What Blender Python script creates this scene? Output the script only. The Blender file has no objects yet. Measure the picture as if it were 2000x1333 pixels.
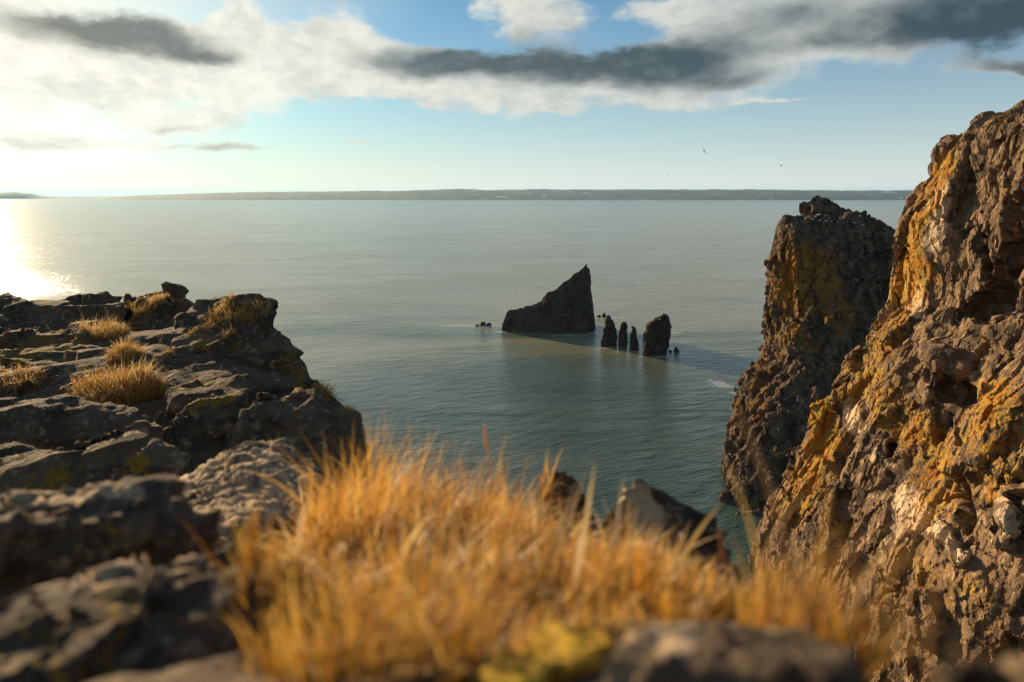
import bpy, bmesh, math, random
import numpy as np
def ON(x): return True
from mathutils import Vector

random.seed(7)
RNG = np.random.default_rng(11)
C = bpy.context.scene.collection
SC = bpy.context.scene

# ------------------------------------------------------------------ camera
H = 70.0                      # eye height above the sea
F = 1333.333                  # focal length in photo pixels (2000 wide): 24 mm
PITCH = math.atan((666.5 - 381.0) / F)
cP, sP = math.cos(PITCH), math.sin(PITCH)
CAM = np.array([0.0, 0.0, H])
SUN_AZ = math.radians(-40.5)  # left of the view axis (+Y)
SUN_EL = math.radians(11.5)
SUN_DIR = np.array([math.sin(SUN_AZ) * math.cos(SUN_EL), math.cos(SUN_AZ) * math.cos(SUN_EL), math.sin(SUN_EL)])

def ray(px, py):
    u, v = (px - 1000.0) / F, (666.5 - py) / F
    return np.array([u, cP + v * sP, -sP + v * cP])

def W(px, py, Y):
    """world point at forward distance Y seen in that direction"""
    r = ray(px, py)
    return CAM + r * (Y / r[1])

def WZ(px, py, z=0.0):
    """world point at height z in that direction (for things on the water)"""
    r = ray(px, py)
    return CAM + r * ((z - H) / r[2])

def to_px(P):
    d = P - CAM
    dep = d[:, 1] * cP - d[:, 2] * sP
    up = d[:, 1] * sP + d[:, 2] * cP
    dep = np.maximum(dep, 1e-4)
    return 1000 + F * d[:, 0] / dep, 666.5 - F * up / dep

# ------------------------------------------------------------------ noise
def _hash(ix, iy, iz, seed):
    with np.errstate(over='ignore'):
        h = (ix.astype(np.uint32) * np.uint32(374761393) + iy.astype(np.uint32) * np.uint32(668265263)
             + iz.astype(np.uint32) * np.uint32(2147483647) + np.uint32((seed * 974634533) & 0xffffffff))
        h ^= h >> np.uint32(13); h *= np.uint32(1274126177)
        h ^= h >> np.uint32(16); h *= np.uint32(2246822519)
        h ^= h >> np.uint32(13); h *= np.uint32(3266489917)
        h ^= h >> np.uint32(16)
    return h

def _r(h, k):
    with np.errstate(over='ignore'):
        g = h * np.uint32(2654435761 + 2 * k * 40503) + np.uint32(k * 7919)
        g ^= g >> np.uint32(15); g *= np.uint32(2246822519); g ^= g >> np.uint32(13)
    return g.astype(np.float32) * np.float32(1 / 4294967295.0)

def gnoise(P, seed=0):
    I = np.floor(P).astype(np.int64); f = P - I
    u = f * f * f * (f * (f * 6 - 15) + 10)
    out = np.zeros(len(P))
    for dx in (0, 1):
        for dy in (0, 1):
            for dz in (0, 1):
                h = _hash(I[:, 0] + dx, I[:, 1] + dy, I[:, 2] + dz, seed)
                gx, gy, gz = _r(h, 1) * 2 - 1, _r(h, 2) * 2 - 1, _r(h, 3) * 2 - 1
                d = gx * (f[:, 0] - dx) + gy * (f[:, 1] - dy) + gz * (f[:, 2] - dz)
                w = (u[:, 0] if dx else 1 - u[:, 0]) * (u[:, 1] if dy else 1 - u[:, 1]) * (u[:, 2] if dz else 1 - u[:, 2])
                out += w * d
    return out * 1.5

def fbm(P, octv=4, seed=0, gain=0.5, ridged=False):
    a, s, tot = 1.0, np.zeros(len(P)), 0.0
    Q = P.copy()
    for o in range(octv):
        n = gnoise(Q, seed + o * 17)
        if ridged: n = 1 - 2 * np.abs(n)
        s += a * n; tot += a
        a *= gain; Q = Q * 2.03 + 11.7
    return s / tot

def cells(P, seed=0):
    """nearest cell: distance, second distance, hash, offset from the centre"""
    I = np.floor(P).astype(np.int64)
    n = len(P)
    f1 = np.full(n, 1e9); f2 = np.full(n, 1e9)
    hid = np.zeros(n, np.uint32); off = np.zeros((n, 3))
    for dx in (-1, 0, 1):
        for dy in (-1, 0, 1):
            for dz in (-1, 0, 1):
                ix, iy, iz = I[:, 0] + dx, I[:, 1] + dy, I[:, 2] + dz
                h = _hash(ix, iy, iz, seed)
                c = np.stack([ix + _r(h, 1), iy + _r(h, 2), iz + _r(h, 3)], 1)
                d = P - c; q = (d * d).sum(1)
                m = q < f1
                f2 = np.where(m, f1, np.minimum(f2, q))
                f1 = np.where(m, q, f1)
                hid = np.where(m, h, hid)
                off[m] = d[m]
    return np.sqrt(f1), np.sqrt(f2), hid, off

def blocks(P, scale, seed, tilt=1.3, warp=0.10, aniso=(1, 1, 1)):
    """fractured relief: every joint block has its own offset and its own tilted face"""
    Q = P / scale / np.array(aniso)
    if warp:
        Q = Q + warp * np.stack([gnoise(Q * 2.1, seed + 5), gnoise(Q * 2.1 + 31, seed + 6), gnoise(Q * 2.1 + 63, seed + 7)], 1)
    f1, f2, h, off = cells(Q, seed)
    t = np.stack([_r(h, 4) - .5, _r(h, 5) - .5, _r(h, 6) - .5], 1) * 2
    v = (_r(h, 7) - .5) * .7 + tilt * (off * t).sum(1)
    return v, _r(h, 8)

_ROT = []
_rr = np.random.default_rng(5)
for _ in range(24):
    q, _x = np.linalg.qr(_rr.normal(size=(3, 3))); _ROT.append(q)
_ROT = np.array(_ROT, np.float32)

def facets(P, scale, seed, k=1.1, warp=.12, aniso=(1, 1, 1), jit=.9):
    """angular chipped relief: overlapping random wedges, continuous, with straight edges"""
    Q = P / scale / np.array(aniso)
    if warp:
        Q = Q + warp * np.stack([gnoise(Q * 1.7, seed + 5), gnoise(Q * 1.7 + 31, seed + 6), gnoise(Q * 1.7 + 63, seed + 7)], 1)
    I = np.floor(Q).astype(np.int64); base = Q; Q = (Q - I).astype(np.float32)
    best = np.full(len(P), -1e9, np.float32); hid = np.zeros(len(P), np.uint32)
    for dx in (-1, 0, 1):
        for dy in (-1, 0, 1):
            for dz in (-1, 0, 1):
                ix, iy, iz = I[:, 0] + dx, I[:, 1] + dy, I[:, 2] + dz
                h = _hash(ix, iy, iz, seed)
                d = Q - np.stack([dx + _r(h, 1), dy + _r(h, 2), dz + _r(h, 3)], 1)
                R = _ROT[(_r(h, 9) * 23.99).astype(int)]
                e = np.abs(np.einsum('nij,nj->ni', R, d))
                v = (_r(h, 7) - .5) * jit - k * np.maximum(np.maximum(e[:, 0], e[:, 1] * .8), e[:, 2] * .55)
                m = v > best
                best = np.where(m, v, best); hid = np.where(m, h, hid)
    return best - best.mean(), _r(hid, 8)

def smooth(a, b, x):
    t = np.clip((x - a) / (b - a), 0, 1)
    return t * t * (3 - 2 * t)

def dist_poly(x, y, pts):
    d = np.full(len(x), 1e9)
    for (ax, ay), (bx, by) in zip(pts[:-1], pts[1:]):
        ux, uy = bx - ax, by - ay
        t = np.clip(((x - ax) * ux + (y - ay) * uy) / (ux * ux + uy * uy + 1e-9), 0, 1)
        d = np.minimum(d, np.hypot(x - ax - t * ux, y - ay - t * uy))
    return d

# ------------------------------------------------------------------ mesh helpers
def tag(o, label=None, cat=None, group=None, kind=None):
    if label: o['label'] = label
    if cat: o['category'] = cat
    if group: o['group'] = group
    if kind: o['kind'] = kind
    return o

def mesh_np(name, V, faces, mat, origin=None, attrs=None, smooth_shade=True):
    """faces: (n,4) or (n,3) int array"""
    V = np.asarray(V, float)
    if origin is None:
        origin = np.array([(V[:, 0].min() + V[:, 0].max()) / 2, (V[:, 1].min() + V[:, 1].max()) / 2, V[:, 2].min()])
    me = bpy.data.meshes.new(name)
    k = faces.shape[1]
    me.vertices.add(len(V)); me.vertices.foreach_set('co', (V - origin).astype(np.float32).ravel())
    me.loops.add(faces.size); me.loops.foreach_set('vertex_index', faces.astype(np.int32).ravel())
    me.polygons.add(len(faces))
    me.polygons.foreach_set('loop_start', np.arange(0, faces.size, k, dtype=np.int32))
    me.polygons.foreach_set('loop_total', np.full(len(faces), k, np.int32))
    me.polygons.foreach_set('use_smooth', np.full(len(faces), smooth_shade, bool))
    me.update(calc_edges=True); me.validate()
    for an, av in (attrs or {}).items():
        if av.ndim == 2:
            a = me.attributes.new(an, 'FLOAT_COLOR', 'POINT')
            a.data.foreach_set('color', av.astype(np.float32).ravel())
        else:
            a = me.attributes.new(an, 'FLOAT', 'POINT')
            a.data.foreach_set('value', av.astype(np.float32))
    o = bpy.data.objects.new(name, me)
    o.location = origin
    if mat: me.materials.append(mat)
    C.objects.link(o)
    return o

def low(pts, dz, spread=1.0):
    """the points and copies of them dz lower (optionally spread from their centre)"""
    pts = [np.asarray(p, float) for p in pts]
    c = sum(pts) / len(pts)
    out = list(pts)
    for p in pts:
        q = p.copy(); q[:2] = c[:2] + (p[:2] - c[:2]) * spread; q[2] -= dz
        out.append(q)
    return out

def union_remesh(pieces, voxel):
    bm = bmesh.new()
    for pts in pieces:
        vs = [bm.verts.new(tuple(p)) for p in pts]
        r = bmesh.ops.convex_hull(bm, input=vs)
        junk = [g for g in r['geom_interior'] if isinstance(g, bmesh.types.BMVert)] + [g for g in r['geom_unused'] if isinstance(g, bmesh.types.BMVert)]
        if junk: bmesh.ops.delete(bm, geom=list(set(junk)), context='VERTS')
    bmesh.ops.recalc_face_normals(bm, faces=bm.faces)
    me = bpy.data.meshes.new('tmp'); bm.to_mesh(me); bm.free()
    return remesh(me, voxel)

def remesh(me, voxel):
    o = bpy.data.objects.new('tmp', me); C.objects.link(o)
    m = o.modifiers.new('r', 'REMESH'); m.mode = 'VOXEL'; m.voxel_size = voxel
    dg = bpy.context.evaluated_depsgraph_get()
    ev = o.evaluated_get(dg); em = ev.to_mesh()
    n = len(em.vertices)
    V = np.empty(n * 3, np.float32); em.vertices.foreach_get('co', V)
    nl = len(em.loops); L = np.empty(nl, np.int32); em.loops.foreach_get('vertex_index', L)
    tot = np.empty(len(em.polygons), np.int32); em.polygons.foreach_get('loop_total', tot)
    assert (tot == 4).all()
    ev.to_mesh_clear()
    bpy.data.objects.remove(o); bpy.data.meshes.remove(me)
    V = V.reshape(-1, 3).astype(float); Fq = L.reshape(-1, 4)
    # keep the outer shell only: label the connected pieces, drop inner ones
    lab = np.arange(n)
    while True:
        m = lab[Fq].min(1)
        new = lab.copy()
        for k in range(4): np.minimum.at(new, Fq[:, k], m)
        new = new[new]; new = new[new]
        if (new == lab).all(): break
        lab = new
    big = np.bincount(lab, minlength=n).argmax()
    return V, Fq, lab == big

def normals(V, Fq):
    a = V[Fq[:, 2]] - V[Fq[:, 0]]; b = V[Fq[:, 3]] - V[Fq[:, 1]]
    n = np.cross(a, b)
    N = np.zeros_like(V)
    for k in range(4): 
        for c in range(3): N[:, c] += np.bincount(Fq[:, k], n[:, c], len(V))
    return N / (np.linalg.norm(N, axis=1, keepdims=True) + 1e-12)

def relax(V, Fq, it=2):
    for _ in range(it):
        S = np.zeros_like(V); cnt = np.zeros(len(V))
        for k in range(4):
            i, j = Fq[:, k], Fq[:, (k + 1) % 4]
            for c in range(3):
                S[:, c] += np.bincount(i, V[j, c], len(V)) + np.bincount(j, V[i, c], len(V))
            cnt += np.bincount(i, minlength=len(V)) + np.bincount(j, minlength=len(V))
        V = 0.4 * V + 0.6 * S / np.maximum(cnt, 1)[:, None]
    return V

def remesh_np(V, Fq, voxel):
    me = bpy.data.meshes.new('tmp')
    me.vertices.add(len(V)); me.vertices.foreach_set('co', V.astype(np.float32).ravel())
    me.loops.add(Fq.size); me.loops.foreach_set('vertex_index', Fq.astype(np.int32).ravel())
    me.polygons.add(len(Fq)); me.polygons.foreach_set('loop_start', np.arange(0, Fq.size, 4, dtype=np.int32)); me.polygons.foreach_set('loop_total', np.full(len(Fq), 4, np.int32))
    me.update(calc_edges=True)
    return remesh(me, voxel)

def rock(name, pieces, voxel, layers, mat, seed=1, rere=0, flat=False, multi=False, carve=(), lich=(), pale=(), it=2, lich0=0.0, thin_behind=None):
    """union of convex blocks, remeshed, then broken up with fractured relief.
    layers: (kind, scale, amp, aniso).  carve: (pixel polyline, radius px, push metres).
    lich / pale: lichen; pale stone, also painted on as sunlit crests, (pixel polyline, radius, amount)."""
    V, Fq, outer = union_remesh(pieces, voxel * (2 if rere else 1))
    if not outer.all(): print('inner pieces', name, (~outer).sum(), len(V))
    if not multi and not outer.all():
        Fq = Fq[outer[Fq[:, 0]]]; ids = np.cumsum(outer) - 1; V = V[outer]; Fq = ids[Fq]
    V = relax(V, Fq, it)
    tone = np.full(len(V), .5); wsum = 0
    first = True
    for i, (kind, s, a, an) in enumerate(layers):
        if rere and i == rere:
            V, Fq, outer = remesh_np(V, Fq, voxel)
            if not outer.all(): Fq = Fq[outer[Fq[:, 0]]]; ids = np.cumsum(outer) - 1; V = V[outer]; Fq = ids[Fq]
            V = relax(V, Fq, 1); tone = np.full(len(V), .5); first = True
        N = normals(V, Fq)
        if i < 3 and kind != 'fine': N = relax(N, Fq, 4); N /= np.linalg.norm(N, axis=1, keepdims=True) + 1e-9
        if kind == 'block':
            v, t = blocks(V, s, seed * 31 + i, aniso=an)
            tone = t if first else tone * .55 + t * .45
            first = False
            V = V + N * (a * v)[:, None]
        elif kind == 'facet':
            v, t = facets(V, s, seed * 31 + i, aniso=an)
            tone = t if first else tone * .55 + t * .45
            first = False
            V = V + N * (a * v)[:, None]
        elif kind == 'crack':       # open vertical joints
            q = V / s / np.array(an); q = q + .35 * np.stack([gnoise(q * 1.9, seed + 41), gnoise(q * 1.9, seed + 42), gnoise(q * 1.9, seed + 43)], 1)
            n1 = np.abs(gnoise(q, seed + 40))
            V = V - N * (a * (1 - smooth(0, .07, n1)) * smooth(-.2, .35, gnoise(q * .6, seed + 44)))[:, None]
        elif kind == 'fbm':
            V = V + N * (a * fbm(V / s / np.array(an), 4, seed * 13 + i))[:, None]
        elif kind == 'ridge':
            V = V + N * (a * fbm(V / s / np.array(an), 4, seed * 13 + i, ridged=True))[:, None]
        elif kind == 'strata':      # ledges: stepped bedding, slightly tilted
            q = V[:, 2] + .16 * V[:, 0] + a * .8 * gnoise(V / s * .7, seed + 3)
            k = q / s; st = np.abs((k - np.floor(k)) * 2 - 1)
            V = V + N * (a * (st - .5))[:, None]
    px, py = to_px(V)
    if carve:
        N = relax(normals(V, Fq), Fq, 8); N /= np.linalg.norm(N, axis=1, keepdims=True) + 1e-9
        wx, wy = 14 * gnoise(V / max(voxel * 12, .01), 77), 14 * gnoise(V / max(voxel * 12, .01) + 50, 78)
        for poly, r, push in carve:
            d = dist_poly(px + wx, py + wy, poly)
            V = V + N * (push * (1 - smooth(r * .45, r, d)))[:, None]
    lv = np.full(len(V), lich0); pv = np.zeros(len(V))
    nz = fbm(V / (voxel * 22), 3, seed + 91)
    for poly, r, amt in lich:
        lv += amt * (1 - smooth(r * .3, r, dist_poly(px, py, poly) * (1 + .5 * nz)))
    for poly, r, amt in pale:
        pv += amt * (1 - smooth(r * .3, r, dist_poly(px, py, poly) * (1 + .8 * nz)))
    return mesh_np(name, V, Fq, mat, attrs={'tone': tone, 'lich': lv, 'pale': pv}, smooth_shade=not flat)

# ------------------------------------------------------------------ materials
class NT:
    def __init__(s, nt): s.t = nt
    def n(s, typ, **kw):
        nd = s.t.nodes.new(typ)
        ins = kw.pop('i', {})
        for k, v in kw.items(): setattr(nd, k, v)
        for k, v in ins.items():
            if isinstance(v, bpy.types.NodeSocket): s.t.links.new(v, nd.inputs[k])
            else: nd.inputs[k].default_value = v
        return nd
    def m(s, op, a, b=0.0, c=0.0, clamp=False):
        return s.n('ShaderNodeMath', operation=op, use_clamp=clamp, i={0: a, 1: b, 2: c}).outputs[0]
    def v(s, op, a, b=(0, 0, 0), c=(0, 0, 0)):
        nd = s.n('ShaderNodeVectorMath', operation=op, i={0: a, 1: b, 2: c})
        return nd.outputs['Value'] if op in ('DOT_PRODUCT', 'LENGTH') else nd.outputs[0]
    def noise(s, vec, scale, detail=4, rough=.55, dist=0.0):
        return s.n('ShaderNodeTexNoise', i={'Vector': vec, 'Scale': scale, 'Detail': detail, 'Roughness': rough, 'Distortion': dist}).outputs[0]
    def step(s, x, a, b):
        return s.n('ShaderNodeMapRange', interpolation_type='SMOOTHSTEP', i={0: x, 1: a, 2: b, 3: 0.0, 4: 1.0}).outputs[0]
    def mix(s, f, a, b):
        nd = s.n('ShaderNodeMix', data_type='RGBA')
        for k, v in ((0, f), (6, a), (7, b)):
            if isinstance(v, bpy.types.NodeSocket): s.t.links.new(v, nd.inputs[k])
            else: nd.inputs[k].default_value = v if k == 0 else (*v[:3], 1)
        return nd.outputs[2]
    def attr(s, name):
        return s.n('ShaderNodeAttribute', attribute_name=name).outputs['Fac']

def new_mat(name):
    m = bpy.data.materials.new(name); m.use_nodes = True
    m.node_tree.nodes.clear()
    return m, NT(m.node_tree)

def rock_mat(name, s, dark=(.028, .024, .022), mid=(.085, .066, .052), light=(.19, .145, .11), lich=((.36, .15, .018), (.30, .19, .03)),
             lich_lo=.55, pale=(.55, .40, .25), bump=.5, bump_d=.02, chipk=1.0):
    """s = size in metres of the main colour patches"""
    m, t = new_mat(name)
    co = t.n('ShaderNodeTexCoord').outputs['Object']
    tone = t.attr('tone')
    n1 = t.noise(co, 1 / s, 6, .62)
    n2 = t.noise(co, 4.3 / s, 5, .65, .3)
    n3 = t.noise(co, 17 / s, 4, .7)
    base = t.m('ADD', t.m('MULTIPLY', tone, .45), t.m('MULTIPLY', n1, .75))
    col = t.mix(t.step(base, .38, .72), dark, mid)
    col = t.mix(t.m('MULTIPLY', t.step(n2, .52, .70), .8), col, light)
    # bare pale stone, and the sunlight painted on boulder crests
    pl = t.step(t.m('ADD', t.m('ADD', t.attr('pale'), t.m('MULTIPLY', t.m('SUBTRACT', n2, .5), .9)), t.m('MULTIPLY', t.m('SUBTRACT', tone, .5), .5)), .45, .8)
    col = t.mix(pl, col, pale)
    wob0 = t.v('MULTIPLY', t.v('SUBTRACT', t.n('ShaderNodeTexNoise', i={'Vector': co, 'Scale': 14 / s, 'Detail': 2}).outputs[1], (.5, .5, .5)), (.12 * s,) * 3)
    # lichen: crusty rosettes, patch edges broken by the finer noises
    l = t.m('ADD', t.m('ADD', t.attr('lich'), t.m('MULTIPLY', n1, .55)), t.m('ADD', t.m('MULTIPLY', n2, .42), t.m('MULTIPLY', n3, .22)))
    l = t.m('ADD', l, t.m('MULTIPLY', t.m('SUBTRACT', t.noise(co, 9 / s, 5, .7, .6), .5), .55))
    crust = t.n('ShaderNodeTexVoronoi', feature='SMOOTH_F1', i={'Vector': t.v('ADD', co, wob0), 'Scale': 11 / s, 'Detail': 1.0, 'Smoothness': .2}).outputs['Distance']
    l = t.m('ADD', l, t.m('MULTIPLY', t.m('SUBTRACT', .4, crust), .35))
    lm = t.m('MULTIPLY', t.step(l, lich_lo + .11, lich_lo + .26), .92)
    lc = t.mix(t.step(t.noise(co, 2.2 / s, 3), .42, .6), lich[0], lich[1])
    lc = t.mix(t.m('MULTIPLY', t.step(n3, .45, .72), .55), lc, dark)
    col = t.mix(lm, col, lc)
    # mineral grain, small pale flecks
    col = t.mix(t.m('MULTIPLY', t.step(t.noise(co, 60 / s, 2), .62, .75), .35), col, light)
    wob = t.v('MULTIPLY', t.v('SUBTRACT', t.n('ShaderNodeTexNoise', i={'Vector': co, 'Scale': 6 / s, 'Detail': 2}).outputs[1], (.5, .5, .5)), (.3 * s,) * 3)
    cw = t.n('ShaderNodeVectorRotate', rotation_type='EULER_XYZ', i={'Vector': t.v('ADD', co, wob), 'Rotation': (.5, .7, .4)}).outputs[0]
    def chip(f, z):
        return t.n('ShaderNodeTexVoronoi', distance='CHEBYCHEV', feature='F1', i={'Vector': t.v('MULTIPLY', cw, (1, 1, z)), 'Scale': f / s}).outputs['Distance']
    c1, c2 = chip(7, .7), chip(19, .8)
    hgt = t.m('SUBTRACT', t.m('ADD', t.m('MULTIPLY', n3, .5), t.m('MULTIPLY', t.noise(co, 50 / s, 3, .7), .3)), t.m('ADD', t.m('MULTIPLY', c1, chipk * 1.6), t.m('MULTIPLY', c2, chipk * .8)))
    b = t.n('ShaderNodeBump', i={'Strength': bump, 'Distance': bump_d, 'Height': hgt})
    p = t.n('ShaderNodeBsdfPrincipled', i={'Base Color': col, 'Roughness': .85, 'Normal': b.outputs[0]})
    p.inputs['Specular IOR Level'].default_value = .08
    o = t.n('ShaderNodeOutputMaterial', i={0: p.outputs[0]})
    return m

def grass_mat(name):
    m, t = new_mat(name)
    col = t.n('ShaderNodeAttribute', attribute_name='col').outputs['Color']
    p = t.n('ShaderNodeBsdfPrincipled', i={'Base Color': col, 'Roughness': .5})
    p.inputs['Specular IOR Level'].default_value = .35
    tr = t.n('ShaderNodeBsdfTranslucent', i={0: col})
    mx = t.n('ShaderNodeMixShader', i={0: .45, 1: p.outputs[0], 2: tr.outputs[0]})
    t.n('ShaderNodeOutputMaterial', i={0: mx.outputs[0]})
    return m

def plain_mat(name, col, rough=.7):
    m, t = new_mat(name)
    co = t.n('ShaderNodeTexCoord').outputs['Object']
    c = t.mix(t.noise(co, 8, 3), tuple(x * .8 for x in col), tuple(min(1, x * 1.15) for x in col))
    p = t.n('ShaderNodeBsdfPrincipled', i={'Base Color': c, 'Roughness': rough})
    t.n('ShaderNodeOutputMaterial', i={0: p.outputs[0]})
    return m

M_cliff = rock_mat('cliff_rock', 2.6, dark=(.055, .038, .028), mid=(.205, .132, .076), light=(.44, .30, .175), lich=((.37, .155, .014), (.37, .225, .035)),
                   lich_lo=.518, bump=.6, bump_d=.10)
M_stack = rock_mat('stack_rock', 6.0, dark=(.038, .028, .021), mid=(.135, .094, .062), light=(.29, .195, .12), lich=((.36, .15, .012), (.30, .155, .022)),
                   lich_lo=.50, bump=.7, bump_d=.3)
M_sea = rock_mat('wet_sea_rock', 9.0, dark=(.024, .019, .015), mid=(.066, .050, .038), light=(.13, .095, .065), lich=((.28, .10, .035), (.22, .11, .04)),
                 lich_lo=.95, bump=.7, bump_d=.5)
M_out = rock_mat('outcrop_rock', .55, dark=(.056, .042, .030), mid=(.14, .098, .062), light=(.42, .29, .165), lich=((.34, .17, .012), (.21, .14, .016)),
                 lich_lo=.525, bump=.85, bump_d=.03)
M_near = rock_mat('ledge_rock', .16, dark=(.052, .041, .032), mid=(.135, .10, .068), light=(.44, .32, .20), lich=((.42, .22, .010), (.30, .18, .016)),
                  lich_lo=.55, bump=.85, bump_d=.009)
M_grass = grass_mat('dry_grass')

# ------------------------------------------------------------------ sea
FOAM = [(1395, 746, 5, 4), (1415, 755, 5, 3.5), (1440, 768, 4, 3), (1440, 800, 2.5, 4), (1432, 860, 2, 4), (1428, 920, 2, 4), (930, 637, 14, 3), (900, 636, 18, 2.5), (978, 648, 5, 4), (1310, 650, 8, 5), (1190, 622, 14, 5), (1480, 760, 6, 4), (1188, 680, 5, 2.5), (1284, 697, 7, 2.5), (1240, 688, 4, 2), (1110, 656, 16, 2.5), (1160, 650, 5, 3)]
def make_sea():
    m, t = new_mat('sea_water')
    co = t.n('ShaderNodeNewGeometry').outputs['Position']
    st = t.v('MULTIPLY', co, (1, 1, 0))
    # wind direction: crests roughly across the sun's direction
    rot = t.n('ShaderNodeVectorRotate', rotation_type='Z_AXIS', i={'Vector': st, 'Angle': math.radians(-24)}).outputs[0]
    w1 = t.noise(t.v('MULTIPLY', rot, (.10, .24, 0)), 1.0, 3, .55, .4)
    w2 = t.noise(t.v('MULTIPLY', rot, (.42, .95, 0)), 1.0, 3, .6, .6)
    w3 = t.noise(t.v('MULTIPLY', rot, (1.6, 3.2, 0)), 1.0, 3, .6, .3)
    patch = t.step(t.noise(t.v('MULTIPLY', st, (.006, .012, 0)), 1.0, 4, .6, 1.2), .38, .66)   # tide streaks
    amp = t.m('ADD', .40, t.m('MULTIPLY', patch, .55))
    h = t.m('ADD', t.m('MULTIPLY', w1, 1.0), t.m('ADD', t.m('MULTIPLY', w2, .45), t.m('MULTIPLY', w3, .15)))
    b = t.n('ShaderNodeBump', i={'Strength': 1.0, 'Distance': 1.0, 'Height': t.m('MULTIPLY', h, amp)})
    silt = t.noise(t.v('MULTIPLY', st, (.004, .007, 0)), 1.0, 4, .6, .8)
    q0 = t.v('MULTIPLY', t.v('SUBTRACT', st, (-40, 420, 0)), (1, 1, 0))
    yy = t.n('ShaderNodeSeparateXYZ', i={0: st}).outputs[1]
    silt_sheen = t.m('MULTIPLY', t.step(t.m('ADD', yy, t.m('MULTIPLY', t.m('SUBTRACT', silt, .5), 500)), 150, 460), t.m('SUBTRACT', 1.0, t.m('MULTIPLY', t.step(yy, 1500, 7000), .6)))  # paler far water: silt, plus sky reflection painted into the colour
    col = t.mix(t.step(t.m('ADD', t.m('MULTIPLY', silt, .6), t.m('MULTIPLY', silt_sheen, .5)), .30, .85), (.062, .094, .066), (.34, .31, .18))
    # broken water of the tide race, just right of the rocks and beyond
    rc = t.v('SUBTRACT', st, (95, 520, 0))
    r2 = t.n('ShaderNodeVectorRotate', rotation_type='Z_AXIS', i={'Vector': rc, 'Angle': math.radians(-12)}).outputs[0]
    q = t.v('MULTIPLY', r2, (1 / 190, 1 / 170, 0))
    race = t.m('EXPONENT', t.m('MULTIPLY', t.v('DOT_PRODUCT', q, q), -1.0))
    fo = t.m('ADD', t.m('MULTIPLY', t.noise(t.v('MULTIPLY', rot, (.22, .42, 0)), 1.0, 5, .7, .6), 1.0), t.m('MULTIPLY', race, .16))
    foam = t.m('MULTIPLY', t.step(fo, .70, .80), t.step(race, .05, .3))
    wash = None
    for p, y, sx, sy in FOAM:
        c = WZ(p, y); q = t.v('MULTIPLY', t.v('SUBTRACT', st, (c[0], c[1], 0)), (1 / sx, 1 / sy, 0))
        g = t.m('EXPONENT', t.m('MULTIPLY', t.v('DOT_PRODUCT', q, q), -1.0))
        wash = g if wash is None else t.m('ADD', wash, g)
    wf = t.step(t.m('ADD', t.m('MULTIPLY', wash, .30), t.noise(t.v('MULTIPLY', rot, (.5, .7, 0)), 1.0, 5, .7, 1.2)), .66, .82)
    foam = t.m('MAXIMUM', foam, t.m('MULTIPLY', wf, t.step(wash, .05, .4)))
    col = t.mix(t.m('MULTIPLY', foam, .75), col, (.62, .62, .57))
    p = t.n('ShaderNodeBsdfPrincipled', i={'Base Color': col, 'Roughness': .19, 'IOR': 1.333, 'Normal': b.outputs[0]})
    t.n('ShaderNodeOutputMaterial', i={0: p.outputs[0]})
    S = 40000.0
    # a sheet with finer cells near the headland
    xs = np.concatenate([-np.geomspace(S, 100, 14), [0], np.geomspace(100, S, 14)])
    V = np.array([(x, y, 0) for y in xs for x in xs])
    n = len(xs)
    Fq = np.array([(j * n + i, j * n + i + 1, (j + 1) * n + i + 1, (j + 1) * n + i) for j in range(n - 1) for i in range(n - 1)])
    o = mesh_np('sea', V, Fq, m, origin=np.zeros(3))
    tag(o, 'grey green rippled sea stretching to the far shore', 'sea', kind='structure')
make_sea()

# ------------------------------------------------------------------ far shore
def hills_mat():
    m, t = new_mat('far_hills')
    co = t.n('ShaderNodeNewGeometry').outputs['Position']
    n = t.noise(t.v('MULTIPLY', co, (.0018, .0006, .012)), 1.0, 5, .6)
    sn = t.noise(t.v('MULTIPLY', co, (.0035, .001, .02)), 1.0, 4, .65, .5)
    col = t.mix(t.step(n, .35, .65), (.014, .030, .034), (.060, .078, .070))
    col = t.mix(t.m('MULTIPLY', t.step(sn, .60, .70), .7), col, (.5, .52, .52))
    p = t.n('ShaderNodeBsdfPrincipled', i={'Base Color': col, 'Roughness': .95})
    t.n('ShaderNodeOutputMaterial', i={0: p.outputs[0]})
    return m
M_hill = hills_mat()

def hills(name, ridge, Y, depth, label, seed, nx=420, ny=14):
    """ridge: (px, py) of the crest; the land rises from the shore at Y to the crest at Y+depth and rolls on behind"""
    rx = np.array([r[0] for r in ridge], float); rp = np.array([r[1] for r in ridge], float)
    pxs = np.linspace(rx[0], rx[-1], nx)
    V = []
    js = np.linspace(0, 1, ny)
    for j in js:
        prof = math.sin(min(j / .62, 1) * math.pi / 2) if j <= .62 else math.cos((j - .62) / .38 * math.pi / 2)
        for p in pxs:
            py = np.interp(p, rx, rp)
            yc = Y + depth * .62
            crest = W(p, py, yc)[2]
            x = (p - 1000) / F * (Y + depth * j) / cP
            V.append([x, Y + depth * j, max(crest, 1.0) * prof])
    V = np.array(V)
    V[:, 2] *= 1 + .26 * fbm(V * np.array([1 / 900, 1 / 600, 0]), 4, seed)
    V[:, 2] += 9 * fbm(V * np.array([1 / 120, 1 / 200, 0]), 3, seed + 3) * (V[:, 2] > 3)
    V[:nx, 2] = -2; V[-nx:, 2] = -2
    Fq = np.array([(j * nx + i, j * nx + i + 1, (j + 1) * nx + i + 1, (j + 1) * nx + i) for j in range(ny - 1) for i in range(nx - 1)])
    o = mesh_np(name, V, Fq, M_hill)
    tag(o, label, 'hills', kind='structure')

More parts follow.
